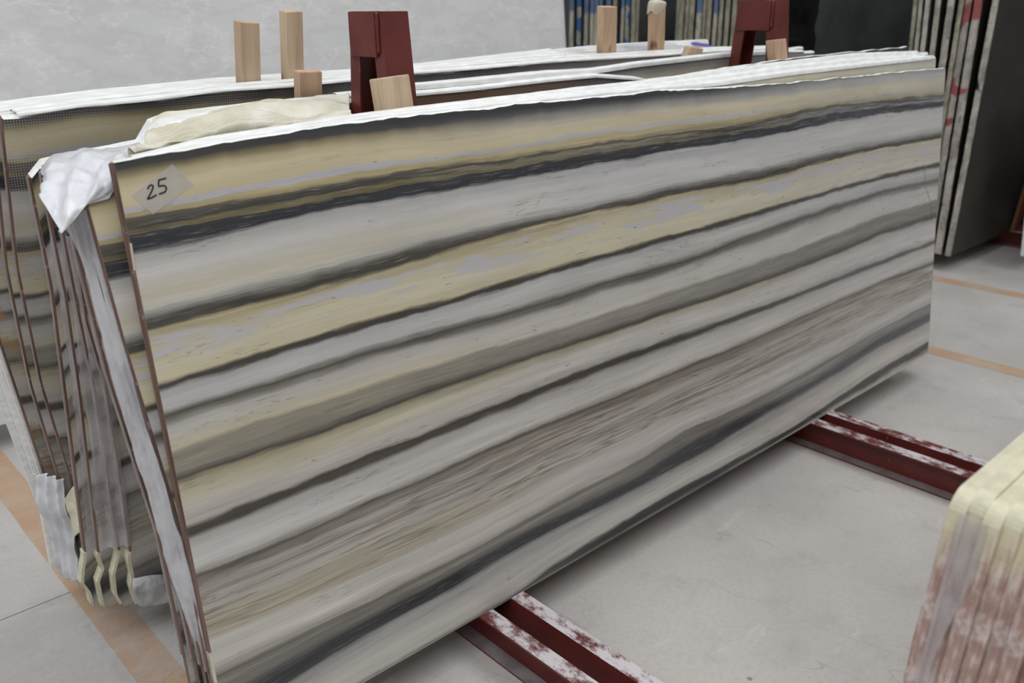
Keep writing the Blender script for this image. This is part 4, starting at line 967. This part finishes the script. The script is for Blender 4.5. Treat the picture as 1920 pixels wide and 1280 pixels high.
# far rack with blue paint on the edges
GC = 'raw-edged slabs in the farthest rack'
for k, (ya, yb_) in enumerate(C_Y):
    lo, hi = min(ya, yb_), max(ya, yb_); T = max(.022, min(.05, hi - lo))
    m = {1: 'edge_blue', 8: 'edge_bluetop', 9: 'edge_blue'}.get(k, 'edge_bluetop' if k < 7 else 'edge_olive')
    raw_slab(5.7 + .02 * random.random(), 8.6, lo, lo, T, 2.0 + .04 * random.random(), ['dark', m], '%s raw slab edge from the left in the farthest rack, %s' % (nth[k], 'blue paint along it' if m == 'edge_blue' else ('blue dab near its top' if m == 'edge_bluetop' else 'plain grey edge')), GC, 30 + k)
raw_slab(5.72, 8.6, 3.585, 3.585, .025, 2.0, ['dark', 'edge_olive'], 'dark slab face between the two groups of raw slab edges', GC, 55)
GD = 'raw-edged slabs in the rack beyond the right post'
for k, (ya, yb_) in enumerate(D_Y):
    lo, hi = min(ya, yb_), max(ya, yb_); T = max(.02, min(.05, (hi - lo)))
    m = 'edge_bluetop' if k in (4, 7) else 'edge_olive'
    raw_slab(5.7 + .02 * random.random(), 8.8, lo, lo, T, 1.98 + .04 * random.random(), ['dark_warm', m], '%s olive grey slab edge from the left, left of the right post' % nth[k], GD, 70 + k)
raw_slab(5.70, 8.9, 1.935, 1.935, .03, 2.05, ['dark', 'edge_olive'], 'dark green-grey slab face right of the black sheeting', GD, 90)
# right rack: dark slabs seen on their raw left ends, leaning towards us
GE = 'dark slabs with raw white ends in the right rack'
Tz = [.040, .050, .048, .030, .044, .036, .032, .026, .026]
Em = ['edge_black', 'edge_red', 'edge_red', 'edge_olive', 'edge', 'edge', 'edge_black', 'edge', 'edge_olive']
bases = [.695, .765, .838, .882, .925, .985, 1.035, 1.08, 1.13]
for k, p in enumerate(E_YZ):
    (ya, za), (yb_, zb) = p
    ytop = ya + (1.62 - za) * ((ya - yb_) / (za - zb) if k == 0 else -.012)
    ex = ytop + (2.0 - 1.62) * (ytop - bases[k]) / 1.5
    desc = ['frontmost dark slab in the right rack, black-dabbed pale raw end', 'dark slab behind the frontmost one at right, red marks on its end', 'third dark slab in the right rack, red blotches down its end',
            'fourth slab in the right rack, dull olive end beside the red-marked ones', 'fifth slab in the right rack, plain pale end just past the striped slab', 'sixth slab in the right rack, pale end above the white top film',
            'seventh slab in the right rack with black dabs on its end', 'eighth slab in the right rack, narrow pale end', 'leftmost and last slab of the right rack, olive end against the dark face'][k]
    raw_slab(5.72 + .012 * (k % 3), 9.0, bases[k], ex, Tz[k], 2.0 + .03 * (k % 4), ['dark_warm', Em[k]], desc, GE, 110 + k, jag=.008)
b = bmesh.new(); box(b, (6.79, .598, Z0), (6.86, .622, 1.5))
# brown plank on the right rack's leg and the pale slab on its near side
b.free()
b = bmesh.new(); pts = [(0, .668, Z0 + .002), (0, .512, 1.5)]
vs0 = [(6.81, .665, Z0 + .002), (6.87, .665, Z0 + .002), (6.87, .690, Z0 + .002), (6.81, .690, Z0 + .002)]
v0 = [b.verts.new(p) for p in vs0]; v1 = [b.verts.new((p[0], p[1] - .0985 * 1.4, 1.5)) for p in vs0]
for i in range(4): b.faces.new((v0[i], v0[(i + 1) % 4], v1[(i + 1) % 4], v1[i]))
b.faces.new(v0[::-1]); b.faces.new(v1)
tag(bm_obj('wood_plank', b, 'wood_brown', None, .002), 'brown wood plank along the red leg at the right edge', 'wooden plank')
raw_slab(6.09, 9.0, .345, .42, .022, 1.0, ['white', 'white_edge'], 'pale slab end just entering at the right edge beside the dark rack', 'pale slabs on the near side of the right rack', 140)

# black plastic sheeting bunched upright at the end of the far stack
def black_bunch():
    b = bmesh.new(); nz, na = 46, 40; g = []
    for k in range(nz):
        z = 1.95 * k / (nz - 1)
        r = .078 + .016 * math.sin(z * 4.1 + .4)
        if 1.62 < z < 1.70: r *= .86
        if z > 1.86: r *= 1 - 4.5 * (z - 1.86)
        for i in range(na):
            a = 2 * math.pi * i / na
            q = r * (1 + .22 * mnoise.noise(Vector((math.cos(a) * 2.2, math.sin(a) * 2.2, z * 3.2))) + .16 * mnoise.noise(Vector((math.cos(a) * 6, math.sin(a) * 6, z * 9))))
            g.append(b.verts.new((q * math.cos(a), q * math.sin(a), z)))
    for k in range(nz - 1):
        for i in range(na): b.faces.new((g[k*na+i], g[k*na+(i+1) % na], g[(k+1)*na+(i+1) % na], g[(k+1)*na+i]))
    b.faces.new(g[-na:]); b.faces.new(g[:na][::-1])
    o = bm_obj('plastic_bundle', b, 'black', None, 0, True); o.location = (3.86, .97, 0)
    tag(o, 'black crumpled plastic sheeting bunched upright right of the right red post', 'plastic sheeting')
black_bunch()

# ------------------------------------------------------------------ foreground stack at lower right
def fg_stack():
    y0, z0 = BUNDLE[0][1], BUNDLE[0][2]; y1, z1 = BUNDLE[1][1], BUNDLE[1][2]
    tl = (y0 - y1) / (z0 - z1); lean = math.degrees(math.atan(tl))
    yb = y0 + tl * (Z0 - z0); x0 = BUNDLE[0][0]
    for k in range(8):
        T = .0245; off = yb - k * .0245 - T
        root = slab_root('stone_slab', off, lean, x0 + (.0, .006, -.004, .004, .008, .0, .03, .02)[k])
        H = (z0 - Z0) / math.cos(math.atan(tl)) + (.0, .004, -.002, .003, .0, .004, -.01, .0)[k]
        W = 2.6; V, F, MI = [], [], []
        # outline in x-z with a rounded, lumpy top left corner
        prof = []
        for q in range(40):
            h = (H - .035) * q / 39
            prof.append((.006 * mnoise.noise(Vector((h * 9, k, 1))) + .004 * mnoise.noise(Vector((h * 40, k, 4))), h))
        for q in range(1, 8):
            a = math.pi / 2 * q / 7; prof.append((.035 - .035 * math.cos(a), H - .035 + .035 * math.sin(a)))
        for q in range(1, 40):
            x = .035 + (W - .035) * q / 39; prof.append((x, H + .003 * mnoise.noise(Vector((x * 9, k, 7)))))
        n = len(prof); prof2 = prof + [(W, 0)]
        m = len(prof2)
        Vv = [(x, 0, z) for x, z in prof2] + [(x, T, z) for x, z in prof2]
        # chamfer the rims a little by pulling the middle out
        mid = [(x - (.002 if i < 44 else 0), T / 2, z + (.003 if i >= 40 and i < m - 1 else 0)) for i, (x, z) in enumerate(prof2)]
        Vv += mid
        F = [tuple(range(m))[::-1], tuple(range(m, 2 * m))]; MI = [0, 0]
        for i in range(m):
            j = (i + 1) % m; mt = 1 if i < 39 or i >= m - 2 else 2
            F += [(i, j, 2 * m + j, 2 * m + i), (2 * m + i, 2 * m + j, m + j, m + i)]; MI += [mt, mt]
        bb = bmesh.new(); vv = [bb.verts.new(v) for v in Vv]
        for f, mi in zip(F, MI):
            ff = bb.faces.new([vv[i] for i in f]); ff.material_index = mi
        bm_obj('stone', bb, ['end_dusty', 'end_dusty', 'cream'], root)
        tag(root, 'cream-topped slab with dusty red-brown end, %s from the back of the near right stack' % nth[k], 'stone slab', 'cream-topped slabs stacked at lower right')
        if k == 2:
            bpy.context.view_layer.update()
            ln = lambda s, z: (x0 - .008, yb + tl * (z - Z0) - s, z)
            rows = [[ln(.02, z), ln(.035, z), ln(.05 + .012 * math.sin(z * 14), z)] for z in np.linspace(z0 - .02, .3, 12)]
            o = patch('film_strip', rows, 'film_mauve', root, 10, 50, .003, 12, 3)
fg_stack()
